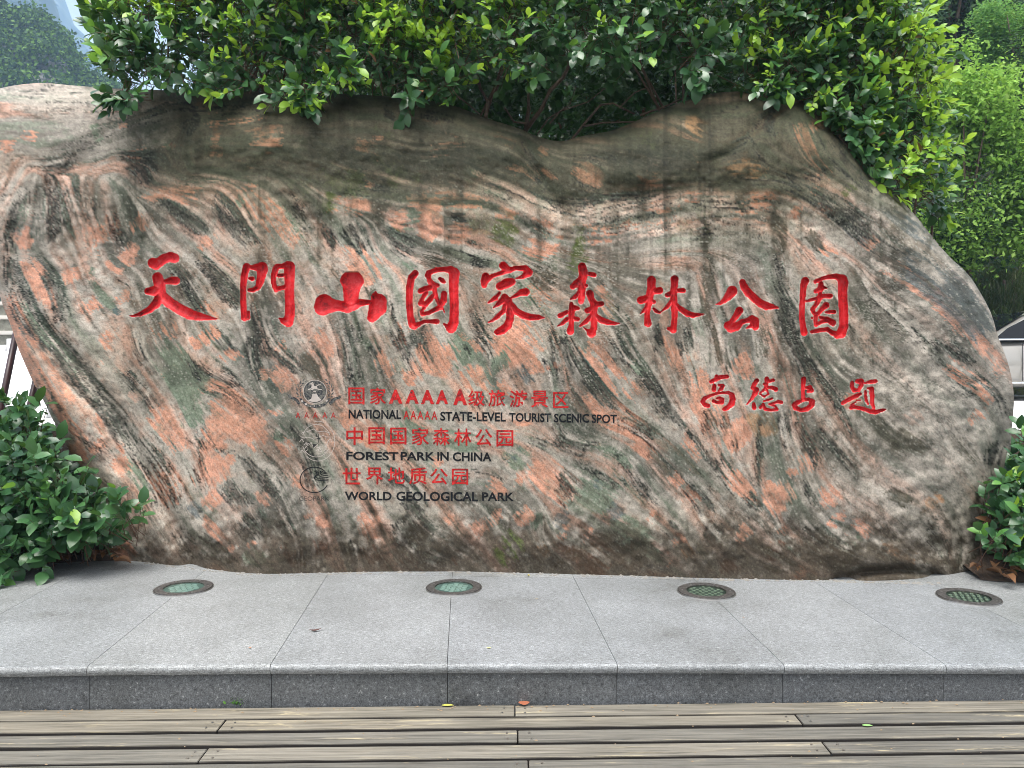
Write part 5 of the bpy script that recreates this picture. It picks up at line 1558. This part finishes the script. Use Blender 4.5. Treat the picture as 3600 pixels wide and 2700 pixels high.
M_WHITE = mat('white_stone', (0.74,0.74,0.75), 0.65)
def ramp_piece(u0, u1, y0, y1, z0a, z0b, name='white_slab'):
    xa, xb = (u0-CU)/F*y0, (u1-CU)/F*y0
    mb = MB(); mb.v = [(xa,y0,0.85),(xb,y0,0.85),(xb,y1,0.85),(xa,y1,0.85),(xa,y0,z0a),(xb,y0,z0a),(xb,y1,z0b),(xa,y1,z0b)]
    mb.f = [(0,3,2,1),(4,5,6,7),(0,1,5,4),(1,2,6,5),(2,3,7,6),(3,0,4,7)]; o = mb.build(name, M_WHITE, bevel=0.006); parent_keep(o, ws)
zz = lambda v, y: HC-(v-CV)/F*y
for k, (ua, ub, vl) in enumerate([(-700,-330,1262),(-328,-110,1235),(-108,20,1214),(22,160,1190)]):
    ramp_piece(ua, ub, 8.6, 9.9, 0.93, zz(vl, 9.9)); ramp_piece(ua, ub, 9.91, 11.6, zz(vl, 9.9)-0.002, zz(vl-4, 11.6))
M_POLE = mat('dark_brown_painted_steel', rough=0.4); _n = noise(M_POLE, 8, 4, 0.6, coords(M_POLE, kind='World')); _r = ramp(M_POLE, _n.outputs[0], [(0.3,(0.030,0.012,0.014)),(0.7,(0.075,0.032,0.032))]); LK(M_POLE, _r.outputs[0], bsdf(M_POLE).inputs['Base Color'])
for (p0, p1, Y, r, lab) in [((-14,1520),(74,1090),6.35,0.027,'thick dark brown steel pole leaning at the far left edge of the photo'),((88,1500),(160,1190),6.55,0.026,'shorter dark brown steel pole half hidden between the boulder and the bush')]:
    a = Vector(P(*p0, Y)); b = Vector(P(*p1, Y+0.35)); d = (a-b).normalized(); a = a + d*max(0,(a.z-0.6)/max(-d.z,0.1))
    pe = empty('leaning_pole', tuple(a)); tag(pe, lab, 'pole', 'brown poles leaning beside the boulder')
    o = MB().tube([a, b], r, 16).build('tube', M_POLE, smooth=True); parent_keep(o, pe)
    o = MB().tube([b, b-d*0.012], r*1.12, 16).build('end_cap', M_POLE); parent_keep(o, pe)
    o = MB().tube([a-d*0.0, a-d*0.03], r*1.5, 16).build('foot_collar', M_POLE); parent_keep(o, pe)

# ---- car, standing across the yard
M_SILV = mat('beige_silver_car_paint', (0.30,0.29,0.265), 0.3, metal=0.35); bsdf(M_SILV).inputs['Coat Weight'].default_value = 0.7
M_CHR = mat('chrome_strip', (0.75,0.76,0.78), 0.15, metal=1.0); M_GLS = mat('tinted_car_glass', (0.006,0.007,0.009), 0.05, spec=0.3); M_TYR = mat('black_rubber', (0.015,0.015,0.015), 0.8)
M_REDC = mat('red_cloth', (0.35,0.02,0.025), 0.7); M_LAMP = mat('red_lamp_glass', (0.3,0.01,0.01), 0.15)
cz = 0.85
CX0 = P(3500,0,12)[0]          # rear end of the glasshouse
car = empty('parked_car', (CX0+1.16, 12.9, cz)); tag(car, 'beige silver saloon car with dark windows parked behind the right side of the boulder', 'car')
L0 = CX0-1.36; ZB = 0.0
# lower body as lofted sections along its length: (x, z bottom, z belt, half width)
secs = [(0,0.46,0.74,0.60),(0.06,0.32,0.88,0.74),(0.25,0.24,0.98,0.84),(0.62,0.22,1.02,0.89),(1.4,0.20,1.00,0.91),(2.6,0.20,0.98,0.91),(3.5,0.20,0.95,0.90),(4.2,0.24,0.86,0.86),(4.62,0.30,0.72,0.76),(4.72,0.42,0.60,0.62)]
V = []; nr = 14
for x, zb, zt, hw in secs:
    for k in range(nr):
        t = 2*math.pi*k/nr; c, s = math.cos(t), math.sin(t); e = 0.38
        yy = math.copysign(abs(c)**e, c)*hw; zc = (zb+zt)/2; hz = (zt-zb)/2; z_ = zc+math.copysign(abs(s)**(e*1.2), s)*hz
        V.append((L0+x, 12.9+yy, cz+z_))
mb = MB(); mb.v = V
for i in range(len(secs)-1):
    for k in range(nr): mb.f.append((i*nr+k, i*nr+(k+1) % nr, (i+1)*nr+(k+1) % nr, (i+1)*nr+k))
mb.f += [tuple(range(nr)), tuple((len(secs)-1)*nr+k for k in range(nr-1,-1,-1))]
parent_keep(mb.build('body', M_SILV, smooth=True), car)
# roof and pillars
prof = [(0.50,0.97),(0.75,1.10),(1.05,1.27),(1.40,1.385),(1.85,1.43),(2.35,1.42),(2.75,1.33),(3.15,1.12),(3.4,0.97)]
mb = MB(); b_ = []
for x, z in prof:
    hw = 0.86-0.26*(z-0.95)/0.48
    for y, dz in ((-hw,-0.02),(-hw*0.86,0.012),(0,0.035),(hw*0.86,0.012),(hw,-0.02)): mb.v.append((L0+x, 12.9+y, cz+z+dz))
for i in range(len(prof)-1):
    for k in range(4): mb.f.append((i*5+k, (i+1)*5+k, (i+1)*5+k+1, i*5+k+1))
parent_keep(mb.build('roof', M_SILV, smooth=True), car)
for sgn in (-1, 1):
    def pt(x, z, o=0.0): return (L0+x, 12.9+sgn*(0.86-0.26*(z-0.95)/0.48+o), cz+z)
    low_z = 0.985
    wins = [[(0.66,low_z),(0.98,low_z),(1.02,1.22),(0.92,1.17)], [(1.02,low_z),(1.72,low_z),(1.72,1.385),(1.42,1.35),(1.06,1.235)], [(1.78,low_z),(3.33,low_z),(3.08,1.150),(2.70,1.318),(2.33,1.388),(1.78,1.39)]]
    for q_ in wins:
        mb = MB(); mb.v = [pt(x, z, 0.004) for x, z in q_]; mb.f = [tuple(range(len(q_)))]; parent_keep(mb.build('side_window', M_GLS), car)
    mb = MB(); q_ = [(0.50,0.955)]+[(x, z-0.015) for x, z in prof[1:-1]]+[(3.40,0.955)]; mb.v = [pt(x, z, -0.004) for x, z in q_]; mb.f = [tuple(range(len(q_)))]; parent_keep(mb.build('pillar_panel', M_SILV), car)
    parent_keep(MB().tube([pt(0.5,0.972,0.012),pt(1.8,0.975,0.014),pt(3.38,0.965,0.012)], 0.014, 6).build('belt_strip', M_CHR), car)
    parent_keep(MB().tube([(L0+0.95,12.9+sgn*0.905,cz+0.30),(L0+3.6,12.9+sgn*0.905,cz+0.29)], 0.012, 6).build('sill_strip', M_CHR), car)
    for x in (1.74, 2.95): parent_keep(MB().box(L0+x-.004, 12.9+sgn*0.909-.004, cz+0.32, L0+x+.004, 12.9+sgn*0.909+.004, cz+0.93).build('door_gap', M_TYR), car)
    for x in (1.52, 2.72): parent_keep(MB().box(L0+x-.09, 12.9+sgn*0.925-.012, cz+0.80, L0+x+.09, 12.9+sgn*0.925+.012, cz+0.83).build('door_handle', M_CHR, bevel=0.005), car)
    for x in (0.88, 3.78):
        w_ = MB().tube([(L0+x,12.9+sgn*0.72,cz+0.325),(L0+x,12.9+sgn*0.915,cz+0.325)], 0.325, 28).build('wheel', M_TYR, smooth=False, bevel=0.02); parent_keep(w_, car)
        r_ = MB().tube([(L0+x,12.9+sgn*0.86,cz+0.325),(L0+x,12.9+sgn*0.925,cz+0.325)], 0.20, 20).build('rim', M_CHR); r_.parent = w_; 
        r_.matrix_parent_inverse = w_.matrix_world.inverted() if False else Matrix.Identity(4)
        r_.parent = w_
    parent_keep(MB().box(L0+0.02, 12.9+sgn*0.56-.16, cz+0.70, L0+0.10, 12.9+sgn*0.56+.14, cz+0.84).build('tail_light', M_LAMP, bevel=0.01), car)
# front and rear glass
for x0, z0, x1, z1 in ((0.52,0.985,1.36,1.385),(3.38,0.985,2.66,1.375)):
    o_ = 0.012; parent_keep((lambda m_: (setattr(m_, 'v', [(L0+x0,12.9-.74,cz+z0+.055),(L0+x0,12.9+.74,cz+z0+.055),(L0+x1,12.9+.58,cz+z1+.045),(L0+x1,12.9-.58,cz+z1+.045)]), setattr(m_, 'f', [(0,1,2,3)]), m_)[-1])(MB()).build('windscreen', M_GLS), car)
rc_ = MB().tube([(L0+1.50,12.19,cz+1.13),(L0+1.62,12.185,cz+1.19),(L0+1.85,12.18,cz+1.215),(L0+2.15,12.18,cz+1.20),(L0+2.3,12.185,cz+1.13)], [0.01,0.022,0.028,0.022,0.01], 8).build('red_headrest', M_REDC, smooth=True); parent_keep(rc_, car)

for ch in [o_ for o_ in SC.objects if o_.parent is car or (o_.parent is not None and o_.parent.parent is car)]:
    me = ch.data; a_ = np.zeros(len(me.vertices)*3, np.float32); me.vertices.foreach_get('co', a_); a_ = a_.reshape(-1,3); a_[:,0] = 2*L0+4.72-a_[:,0]; me.vertices.foreach_set('co', a_.ravel()); me.flip_normals(); me.update()
# ---- bank on the right, grass and trees on it
bx = np.linspace(2.0, 60, 60); by = np.concatenate([np.linspace(14.02, 20, 26), np.linspace(20.6, 70, 30)])
BX, BY = np.meshgrid(bx, by)
def bankz(x, y): return 0.85 + np.clip(y-14.0, 0, None)*0.62*sm(2.0, 7.5, x) + 0.22*fbm(x/1.6, y/1.6, 3, 201)*np.clip((y-14)/1.0, 0, 1)
V = np.stack([BX, BY, bankz(BX, BY)], -1).reshape(-1,3); ii = np.arange(len(V)).reshape(BX.shape)
M_BANK = mat('weedy_earth', rough=0.95); _n = noise(M_BANK, 7, 7, 0.75, coords(M_BANK, kind='World')); _r = ramp(M_BANK, _n.outputs[0], [(0.3,(0.012,0.020,0.008)),(0.55,(0.035,0.045,0.015)),(0.75,(0.085,0.075,0.035))]); LK(M_BANK, _r.outputs[0], bsdf(M_BANK).inputs['Base Color']); bump(M_BANK, _n.outputs[0], 1.0, 0.08)
structure(newobj('hillside', mesh_np('hillside', V, np.stack([ii[:-1,:-1],ii[:-1,1:],ii[1:,1:],ii[1:,:-1]], -1).reshape(-1,4), [M_BANK], smooth=True)))
rg = np.random.default_rng(401)
# grass tufts: arching blades
nt_ = 520; tx = rg.uniform(6.8, 15, nt_); ty = 14.1+rg.random(nt_)**1.3*3.4; nb = 26
V = []; 
cx_ = np.repeat(tx, nb)+rg.normal(0, .07, nt_*nb); cy_ = np.repeat(ty, nb)+rg.normal(0, .07, nt_*nb); cz_ = bankz(cx_, cy_)-0.02
az = rg.uniform(0, 6.28, nt_*nb); hh = rg.uniform(.45, .95, nt_*nb)*np.repeat(rg.uniform(.7,1.2,nt_), nb); ln = rg.uniform(.25, .75, nt_*nb)*hh; wd = 0.008
dx, dy = np.cos(az), np.sin(az)-0.35; sx, sy = -np.sin(az), np.cos(az)
rows_ = []
for t, hfac, wf in ((0,0,1),(.35,.6,1),(.7,.93,.8),(1,.80,.1)):
    for s_ in (-1, 1): rows_.append(np.stack([cx_+dx*ln*t**1.6+s_*sx*wd*wf, cy_+dy*ln*t**1.6+s_*sy*wd*wf, cz_+hh*hfac], -1))
V = np.stack(rows_, 1); k = 8; off = (np.arange(len(cx_))*k)[:,None,None]; Fq = np.array([(0,1,3,2),(2,3,5,4),(4,5,7,6)])
M_GRASS = leaf_mat('rank_grass_blade', [(0,(0.05,0.10,0.03)),(0.45,(0.10,0.16,0.05)),(0.7,(0.24,0.22,0.12)),(1,(0.06,0.12,0.04))], 0.6, 0.25, (0.2,0.3,0.08))
me = mesh_np('grass', V.reshape(-1,3), (Fq[None]+off).reshape(-1,4), [M_GRASS], smooth=True); attr_f(me, 'shade', np.repeat(rg.random(len(cx_)), k)); o = newobj('grass', me); tag(o, 'long arching grass on the bank behind the parked car', 'grass', kind='stuff')
def lm(n_, a, b, c, tr, tcol): return leaf_mat(n_, [(0,a),(0.5,b),(1,c)], 0.6, tr, tcol, 0.12)
M_T1 = lm('fresh_green_leaf', (0.16,0.33,0.05),(0.25,0.44,0.08),(0.35,0.52,0.14), 0.35, (0.4,0.62,0.1))
M_T2 = lm('leaf_green', (0.065,0.14,0.025),(0.14,0.26,0.045),(0.24,0.39,0.08), 0.3, (0.25,0.45,0.08))
M_T3 = lm('deep_green_leaf', (0.012,0.035,0.014),(0.022,0.055,0.02),(0.04,0.08,0.03), 0.15, (0.08,0.15,0.03))
M_T4 = lm('feathery_green_leaf', (0.08,0.20,0.05),(0.13,0.29,0.07),(0.19,0.37,0.10), 0.3, (0.25,0.5,0.1))
def tree(name, label, u, v, Y, ru, rv, ncl, nleaf, ls, mats_, seed, droop=0.6, lumps=20, group=None, cat='tree'):
    rg = np.random.default_rng(seed); cx = (u-CU)/F*Y; czn = HC-(v-CV)/F*Y; rx = ru/F*Y; rz = rv/F*Y
    gz = float(bankz(np.array([cx]), np.array([Y]))[0]) if Y > 14 and cx > 2 else 0.85
    root = empty(name, (cx, Y, gz)); tag(root, label, cat, group)
    # crown: lumps of clusters
    lc = rg.normal(0, 1, (lumps, 3)); lc = unit(lc)*rg.uniform(.3,.95,(lumps,1)); lr = rg.uniform(.16,.50,lumps)
    which = rg.integers(0, lumps, ncl); dirs = unit(rg.normal(0, 1, (ncl,3)))
    c = lc[which]+dirs*lr[which][:,None]*(0.75+0.25*rg.random((ncl,1))); c *= np.array([rx, min(rx, rz)*0.8, rz]); c += np.array([cx, Y, czn])
    L_ = np.repeat(np.arange(ncl), nleaf); n = len(L_)
    p = c[L_]+rg.normal(0, 1, (n,3))*ls*1.5*np.array([1,1,.55]); D_ = rg.normal(0, 1, (n,3)); D_[:,2] = -abs(D_[:,2])*droop-0.15; N_ = np.array([0,-.5,.8])+rg.normal(0,.45,(n,3))
    me = leaves_mesh('crown', p, unit(D_), N_, ls*rg.uniform(.7,1.2,n), rg.choice(len(mats_), n, p=[0.75,0.25] if len(mats_) == 2 else [1.0]), np.repeat(rg.random(ncl), nleaf)*0.5+rg.random(n)*0.5, mats_, small=True, width=1.1)
    o = newobj('crown', me); o['kind'] = 'stuff'; parent_keep(o, root)
    tk = max(0.05, rx*0.06); parent_keep(MB().tube([(cx,Y,gz-0.2),(cx+.08*rx,Y,gz+(czn-gz)*.5),(cx,Y,czn+rz*.35)], [tk*1.3,tk,tk*.5], 9).build('trunk', M_BARK, smooth=True), root)
    for i in range(min(lumps, 14)):
        e = Vector(lc[i]*np.array([rx, min(rx,rz)*.8, rz])+np.array([cx,Y,czn])); s = Vector((cx, Y, gz+(czn-gz)*rg.uniform(.4,.9)))
        parent_keep(MB().tube([s, s.lerp(e,.5)+Vector((0,0,.12*rz)), e], [tk*.5,tk*.35,tk*.15], 6).build('limb', M_BARK, smooth=True), root)
    return root
tree('broadleaf_tree', 'bright yellow green young tree right of the evergreen shrub', 3395, 400, 15.2, 165, 250, 620, 18, 0.115, [M_T1, M_T2], 501)
tree('broadleaf_tree', 'mid green drooping tree cut by the right edge of the photo', 3640, 620, 14.9, 165, 300, 620, 17, 0.12, [M_T2, M_T1], 502)
tree('broadleaf_sapling', 'small green sapling low on the bank just above the boulder shoulder', 3370, 810, 15.0, 175, 170, 420, 17, 0.11, [M_T2, M_T3], 503, cat='sapling')
tree('evergreen_tree', 'dark shaded tree high on the hillside, at the top right', 3330, 40, 27, 300, 210, 900, 24, 0.16, [M_T3, M_T3], 504)
tree('feathery_tree', 'feathery light green tree in the top right corner', 3600, 130, 23, 190, 150, 700, 26, 0.10, [M_T4, M_T2], 505, droop=0.2)
tree('evergreen_tree', 'dark tree below the feathery crown at the right edge', 3610, 420, 22, 190, 260, 620, 24, 0.13, [M_T3, M_T2], 506)
for i, (u, v) in enumerate([(2900,300),(2300,200),(1700,150),(1100,250)]):
    tree('evergreen_tree', ['dark tree behind the right end of the shrubs','dark tree behind the dip in the boulder','dark tree behind the middle shrub','dark tree behind the left middle shrub'][i], u, v, 19+i, 430, 420 if i else 500, 900, 22, 0.17, [M_T3, M_T3], 510+i)
back_mass('dense_shrub', 'dark undergrowth at the foot of the hillside trees', 500, (3150,3900), (640,960), (15.6,17.5), 520, size=0.12, yng=-0.6)

rg = np.random.default_rng(555); n = 2600
hx = rg.uniform(3.5, 46, n); hy = 17.5+rg.random(n)**1.2*34; keep = ~((hx/hy > 0.50)&(hx/hy < 0.70)&(hy < 24)); hx, hy = hx[keep], hy[keep]; n = len(hx); rr_ = rg.uniform(.5, 1.7, n)*(0.6+0.02*hy)
hzz = bankz(hx, hy)+rr_*0.5; L_ = np.repeat(np.arange(n), 26); m_ = len(L_); q_ = unit(rg.normal(0,1,(m_,3))); q_[:,2] = abs(q_[:,2])
me = leaves_mesh('hillside_woods', np.stack([hx,hy,hzz],-1)[L_]+q_*rr_[L_][:,None]*rg.uniform(.6,1,(m_,1)), unit(rg.normal(0,1,(m_,3))), q_+rg.normal(0,.4,(m_,3)), 0.30*rg.uniform(.6,1.3,m_), rg.choice(2, m_, p=[.65,.35]), np.repeat(rg.random(n),26)*.6+rg.random(m_)*.4, [M_T3, M_T2], small=True, width=1.4)
tag(newobj('hillside_woods', me), 'dark scrub and small trees covering the hillside behind the car', 'woods', kind='stuff')
# ---- mountains at the left
def ridge(name, pts, Y0, Y1, v_foot, m, amp, seed, nx=150, ny=60, x_far=1.0):
    pts = np.array(pts, float); us = np.linspace(pts[0,0], pts[-1,0], nx); vs = np.interp(us, pts[:,0], pts[:,1])
    X = (us-CU)/F*Y0; Zr = HC-(vs-CV)/F*Y0
    T = np.linspace(0, 1, ny)[:,None]; A = X[None,:]*(1-0*T)
    prof = 1-T**1.5
    Yg = Y0-(Y0-Y1)*T+0*X[None,:]; Xg = X[None,:]*(1-T)+X[None,:]*(Y1/Y0*1.05)*T; Zg = -0.5+(Zr[None,:]+0.5)*prof
    sc = Y0/12.0
    n1 = fbm(Xg/sc+seed, Yg/sc+Zg/sc*1.7, 5, seed); Yg = Yg+amp*n1*sm(0, .06, T); Xg = Xg+amp*0.5*fbm(Xg/sc+9, Zg/sc*2, 4, seed+3)*sm(0, .06, T)
    back = np.stack([X, X*0+Y0+(Y0-Y1)*0.8, X*0-1.0], -1)
    V = np.concatenate([back, np.stack([Xg, Yg, Zg], -1).reshape(-1,3)]); ii = np.arange(len(V)).reshape(ny+1, nx)
    me = mesh_np(name, V, np.stack([ii[:-1,:-1],ii[1:,:-1],ii[1:,1:],ii[:-1,1:]], -1).reshape(-1,4), [m], smooth=True)
    return structure(newobj(name, me)), np.stack([Xg,Yg,Zg], -1)
M_CLIFF = mat('forested_limestone', rough=0.95)
_g = N(M_CLIFF, 'ShaderNodeNewGeometry'); _sx = N(M_CLIFF, 'ShaderNodeSeparateXYZ'); LK(M_CLIFF, _g.outputs['Position'], _sx.inputs[0])
_n = noise(M_CLIFF, 0.14, 6, 0.7, coords(M_CLIFF, (1,1,2.2), 'World')); _n2 = noise(M_CLIFF, 0.5, 6, 0.75, coords(M_CLIFF, (1,1,1.6), 'World'))
_ra = ramp(M_CLIFF, _n2.outputs[0], [(0.35,(0.07,0.075,0.08)),(0.5,(0.20,0.20,0.20)),(0.65,(0.34,0.33,0.32))])
_rb = ramp(M_CLIFF, _n2.outputs[0], [(0.35,(0.012,0.03,0.015)),(0.65,(0.05,0.09,0.035))])
_f = ramp(M_CLIFF, _n.outputs[0], [(0.44,(0,0,0)),(0.52,(1,1,1))]); LK(M_CLIFF, mixc(M_CLIFF, _f.outputs[0], _rb.outputs[0], _ra.outputs[0]), bsdf(M_CLIFF).inputs['Base Color']); bump(M_CLIFF, _n2.outputs[0], 1.0, 1.5)
M_FARM = mat('far_mountain_forest', rough=0.95); _n = noise(M_FARM, 0.012, 8, 0.7, coords(M_FARM, (1,1,0.5), 'World')); _r = ramp(M_FARM, _n.outputs[0], [(0.38,(0.03,0.055,0.03)),(0.55,(0.06,0.09,0.05)),(0.66,(0.28,0.27,0.25))]); LK(M_FARM, _r.outputs[0], bsdf(M_FARM).inputs['Base Color'])
hillo, HG = ridge('forested_hill', [(-700,-120),(-400,-90),(-120,-50),(0,28),(20,52),(38,92),(60,88),(100,80),(125,76),(160,92),(200,132),(245,160),(262,212),(292,245),(312,288),(350,302),(450,330),(700,420),(1100,700),(1500,1000)], 150, 100, 0, M_CLIFF, 5.5, 3)
rg = np.random.default_rng(601); n = 5200
fi = rg.random(n)*0.55; uj = rg.integers(0, HG.shape[1], n); r_ = (fi*HG.shape[0]).astype(int); pp = HG[r_, uj]
uu = CU+pp[:,0]/pp[:,1]*F; vv = CV-(pp[:,2]-HC)/pp[:,1]*F
cliff = np.exp(-((uu-160)/75)**2-((vv-262)/52)**2); keep = (rg.random(n) > cliff*1.25) & (uu < 420); pp = pp[keep]; n = len(pp)
L_ = np.repeat(np.arange(n), 16); m_ = len(L_); tr = 0.8+rg.random(n)**2*2.2
q_ = unit(rg.normal(0, 1, (m_,3))); q_[:,2] = abs(q_[:,2])*0.9; q_[:,1] -= 0.3
me = leaves_mesh('hill_woods', pp[L_]+q_*tr[L_][:,None]*np.array([1,1,.8])+np.array([0,0,.3]), unit(rg.normal(0,1,(m_,3))), q_+rg.normal(0,.35,(m_,3)), 0.7*rg.uniform(.6,1.3,m_), rg.choice(2, m_, p=[.6,.4]), np.repeat(rg.random(n),16)*.6+rg.random(m_)*.4, [lm('hill_tree_dark', (0.012,0.035,0.015),(0.022,0.06,0.02),(0.04,0.09,0.025), .15, (.15,.25,.05)), lm('hill_tree_light', (0.055,0.13,0.02),(0.10,0.20,0.03),(0.15,0.27,0.045), .2, (.2,.35,.06))], small=True, width=1.6)
tag(newobj('hill_woods', me), 'trees and scrub covering the near hill left of the shrubs', 'woods', kind='stuff')
ridge('far_mountain', [(-2500,40),(-1200,-60),(-300,-95),(60,-100),(160,-85),(222,-20),(238,30),(255,60),(263,102),(296,118),(312,150),(330,205),(345,240),(380,290),(470,330),(700,380),(1100,520),(1700,700)], 1000, 740, 0, M_FARM, 48, 8, 220, 70)
ridge('middle_mountain', [(-2000,60),(-900,-20),(-200,-60),(60,-75),(140,-60),(190,-4),(212,60),(222,110),(250,180),(262,240),(300,300),(420,340),(900,520),(1400,800)], 600, 430, 0, M_FARM, 28, 14, 200, 60)

# ---- air
hz = bpy.data.materials.new('pale_haze'); hz.use_nodes = True; t_ = hz.node_tree; t_.nodes.clear()
vo = t_.nodes.new('ShaderNodeVolumePrincipled'); vo.inputs['Color'].default_value = (0.52,0.74,1.0,1); vo.inputs['Density'].default_value = 0.00075; vo.inputs['Anisotropy'].default_value = 0.0
oo = t_.nodes.new('ShaderNodeOutputMaterial'); t_.links.new(vo.outputs[0], oo.inputs['Volume'])
hb_ = MB().box(-1400, -30, -1.3, 900, 1330, 530).build('haze', hz); tag(hb_, 'pale blue haze in front of the far mountains', 'haze', kind='stuff')

# ---- small litter
def fallen(name, label, u, v, z, L, Wd, deg, col, curl=0.02, group='fallen leaves on the stone and boards'):
    z_ = z
    p = onz(u, v, z) if z >= H-0.001 else ondeck(u, v)
    m = mat('fallen_leaf_'+name, col, 0.6); T = LV.copy(); T = T*np.array([L, L*Wd, L]); T[:,2] = T[:,2]*0.5 + curl*np.abs(T[:,1]/max(L*Wd*.24,1e-6))*0.6*L/0.08*0.1 + curl*((T[:,0]/L-.5)**2)
    T[:,2] -= T[:,2].min(); c, s = math.cos(math.radians(deg)), math.sin(math.radians(deg)); R_ = np.stack([T[:,0]*c-T[:,1]*s, T[:,0]*s+T[:,1]*c, T[:,2]], -1)
    o = newobj('fallen_leaf', mesh_np('fallen_leaf', R_, [LQ, LT], [m], smooth=True)); o.location = (p.x, p.y, (z if z >= H-.001 else p.z)+0.004); tag(o, label, 'leaf', group)
fallen('a','reddish brown leaf standing against the riser on the top board', 1822, 2478, 0, .052, 1.6, 10, (0.30,0.10,0.05), 0.03)
fallen('b','yellow green slender leaf on the top board near the middle', 1552, 2484, 0, .055, .7, 5, (0.42,0.42,0.08), 0.006)
fallen('c','dark curled dry leaf alone on the left half of the ledge', 1085, 2224, H, .065, .55, 25, (0.07,0.025,0.018), 0.05)
fallen('d','tiny orange scrap of leaf near the front of the ledge, left of the curled leaf', 874, 2282, H, .018, 1, 60, (0.45,0.2,0.08), 0.01)
fallen('e','small yellow scrap of leaf at the front centre of the ledge', 1710, 2281, H, .022, 1.1, 10, (0.55,0.52,0.2), 0.006)
fallen('f','small yellow leaf curled against the foot of the boulder', 1857, 2028, H, .028, 1, 80, (0.50,0.40,0.07), 0.03)
fallen('g','pale green leaf lying in the gap between boards at the right', 3030, 2554, 0, .045, .8, 0, (0.2,0.36,0.12), 0.006)
fallen('h','tiny brown speck of leaf below the middle right light', 2608, 2173, H, .016, 1.2, 0, (0.3,0.16,0.1), 0.01)
fallen('i','tiny yellow brown scrap between the two middle lights', 1880, 2109, H, .020, .8, 20, (0.4,0.3,0.14), 0.01)
rg = np.random.default_rng(701)
for (us, vs, n_) in (((60,430),(1955,1992),26),((3440,3640),(2000,2046),14)):
    for i in range(n_):
        u, v = rg.uniform(*us), rg.uniform(*vs); p = onz(u, v, H+0.03)
        T = LV*float(rg.uniform(.07,.12)); a = float(rg.uniform(0,6.28)); c, s = math.cos(a), math.sin(a); T[:,2] = T[:,2]*1.5+abs(T[:,1])*rg.uniform(.2,1.0); T[:,2] -= T[:,2].min()
        me = mesh_np('dry_leaf', np.stack([T[:,0]*c-T[:,1]*s, T[:,0]*s+T[:,1]*c, T[:,2]], -1), [LQ, LT], [M_LB], smooth=True); attr_f(me, 'shade', np.full(len(T), rg.random()))
        o = newobj('dry_leaf', me); o.location = (p.x, p.y, H+0.045+float(rg.uniform(0,.03)))
        o['label'] = 'dry brown leaf in the litter under the bush left of the boulder' if us[0] < 1000 else 'dry brown leaf in the litter under the bush right of the boulder'
        o['category'] = 'leaf'; o['group'] = 'dry leaves under the left bush' if us[0] < 1000 else 'dry leaves under the right bush'
# weed at the foot of the riser
wp = ondeck(832, 2478); wr = empty('weed', (wp.x, wp.y+0.012, wp.z)); tag(wr, 'tiny green weed growing at the foot of the granite riser', 'weed')
nn_ = 46; b0 = np.stack([wp.x+rg.normal(0,.018,nn_), np.full(nn_, wp.y+0.004)-abs(rg.normal(0,.006,nn_)), wp.z+abs(rg.normal(0,.012,nn_))], -1); dd = rg.normal(0,1,(nn_,3)); dd[:,2] = abs(dd[:,2])+.3; dd[:,1] -= .4
me = leaves_mesh('weed_leaves', b0, unit(dd), rg.normal(0,.4,(nn_,3))+np.array([0,-.5,.7]), rg.uniform(.008,.018,nn_), np.ones(nn_, int), rg.random(nn_), LMATS); o = newobj('weed_leaves', me); o['kind'] = 'stuff'; parent_keep(o, wr)
# mortar crumbs along the foot of the boulder
us_ = rg.uniform(480, 3300, 420); vb = np.interp(us_, BL[:,0], BL[:,1])+rg.uniform(-3, 7, 420); V = []; Fq = []
for i, (u, v) in enumerate(zip(us_, vb)):
    p = onz(u, v, H); r = float(rg.uniform(.003,.012)); b = len(V)
    for k in range(5): t = k*1.2566+rg.uniform(-.3,.3); V.append((p.x+r*1.7*math.cos(t), p.y+r*math.sin(t), H-.001))
    V.append((p.x, p.y, H+r*rg.uniform(.3,.9)))
    for k in range(5): Fq.append((b+k, b+(k+1) % 5, b+5))
_V = list(V)
M_MORT = mat('crumbled_mortar', (0.20,0.19,0.17), 0.95); o = newobj('mortar_crumbs', mesh_np('mortar_crumbs', np.array(V), np.array(Fq), [M_MORT])); tag(o, 'crumbs of grey mortar along the foot of the boulder', 'mortar', kind='stuff')

# grit and tiny leaf scraps on the boards under the riser
V = []; Fq = []
for i in range(150):
    u = rg.uniform(0, 3600); v = (2497+(2459-2497)*u/3600)+abs(rg.normal(0, 14)) if i < 110 else rg.uniform(2480, 2690); p = ondeck(u, v); r = float(rg.uniform(.0015,.005)); b = len(V)
    for k in range(4): t = k*1.5708+rg.uniform(-.4,.4); V.append((p.x+r*1.6*math.cos(t), p.y+r*math.sin(t), p.z+0.0005))
    V.append((p.x, p.y, p.z+0.002+r*.5))
    for k in range(4): Fq.append((b+k, b+(k+1) % 4, b+4))
o = newobj('grit', mesh_np('grit', np.array(V), np.array(Fq), [mat('mixed_grit', (0.22,0.16,0.10), 0.95)])); tag(o, 'scattered brown grit on the boards below the granite riser', 'grit', kind='stuff')
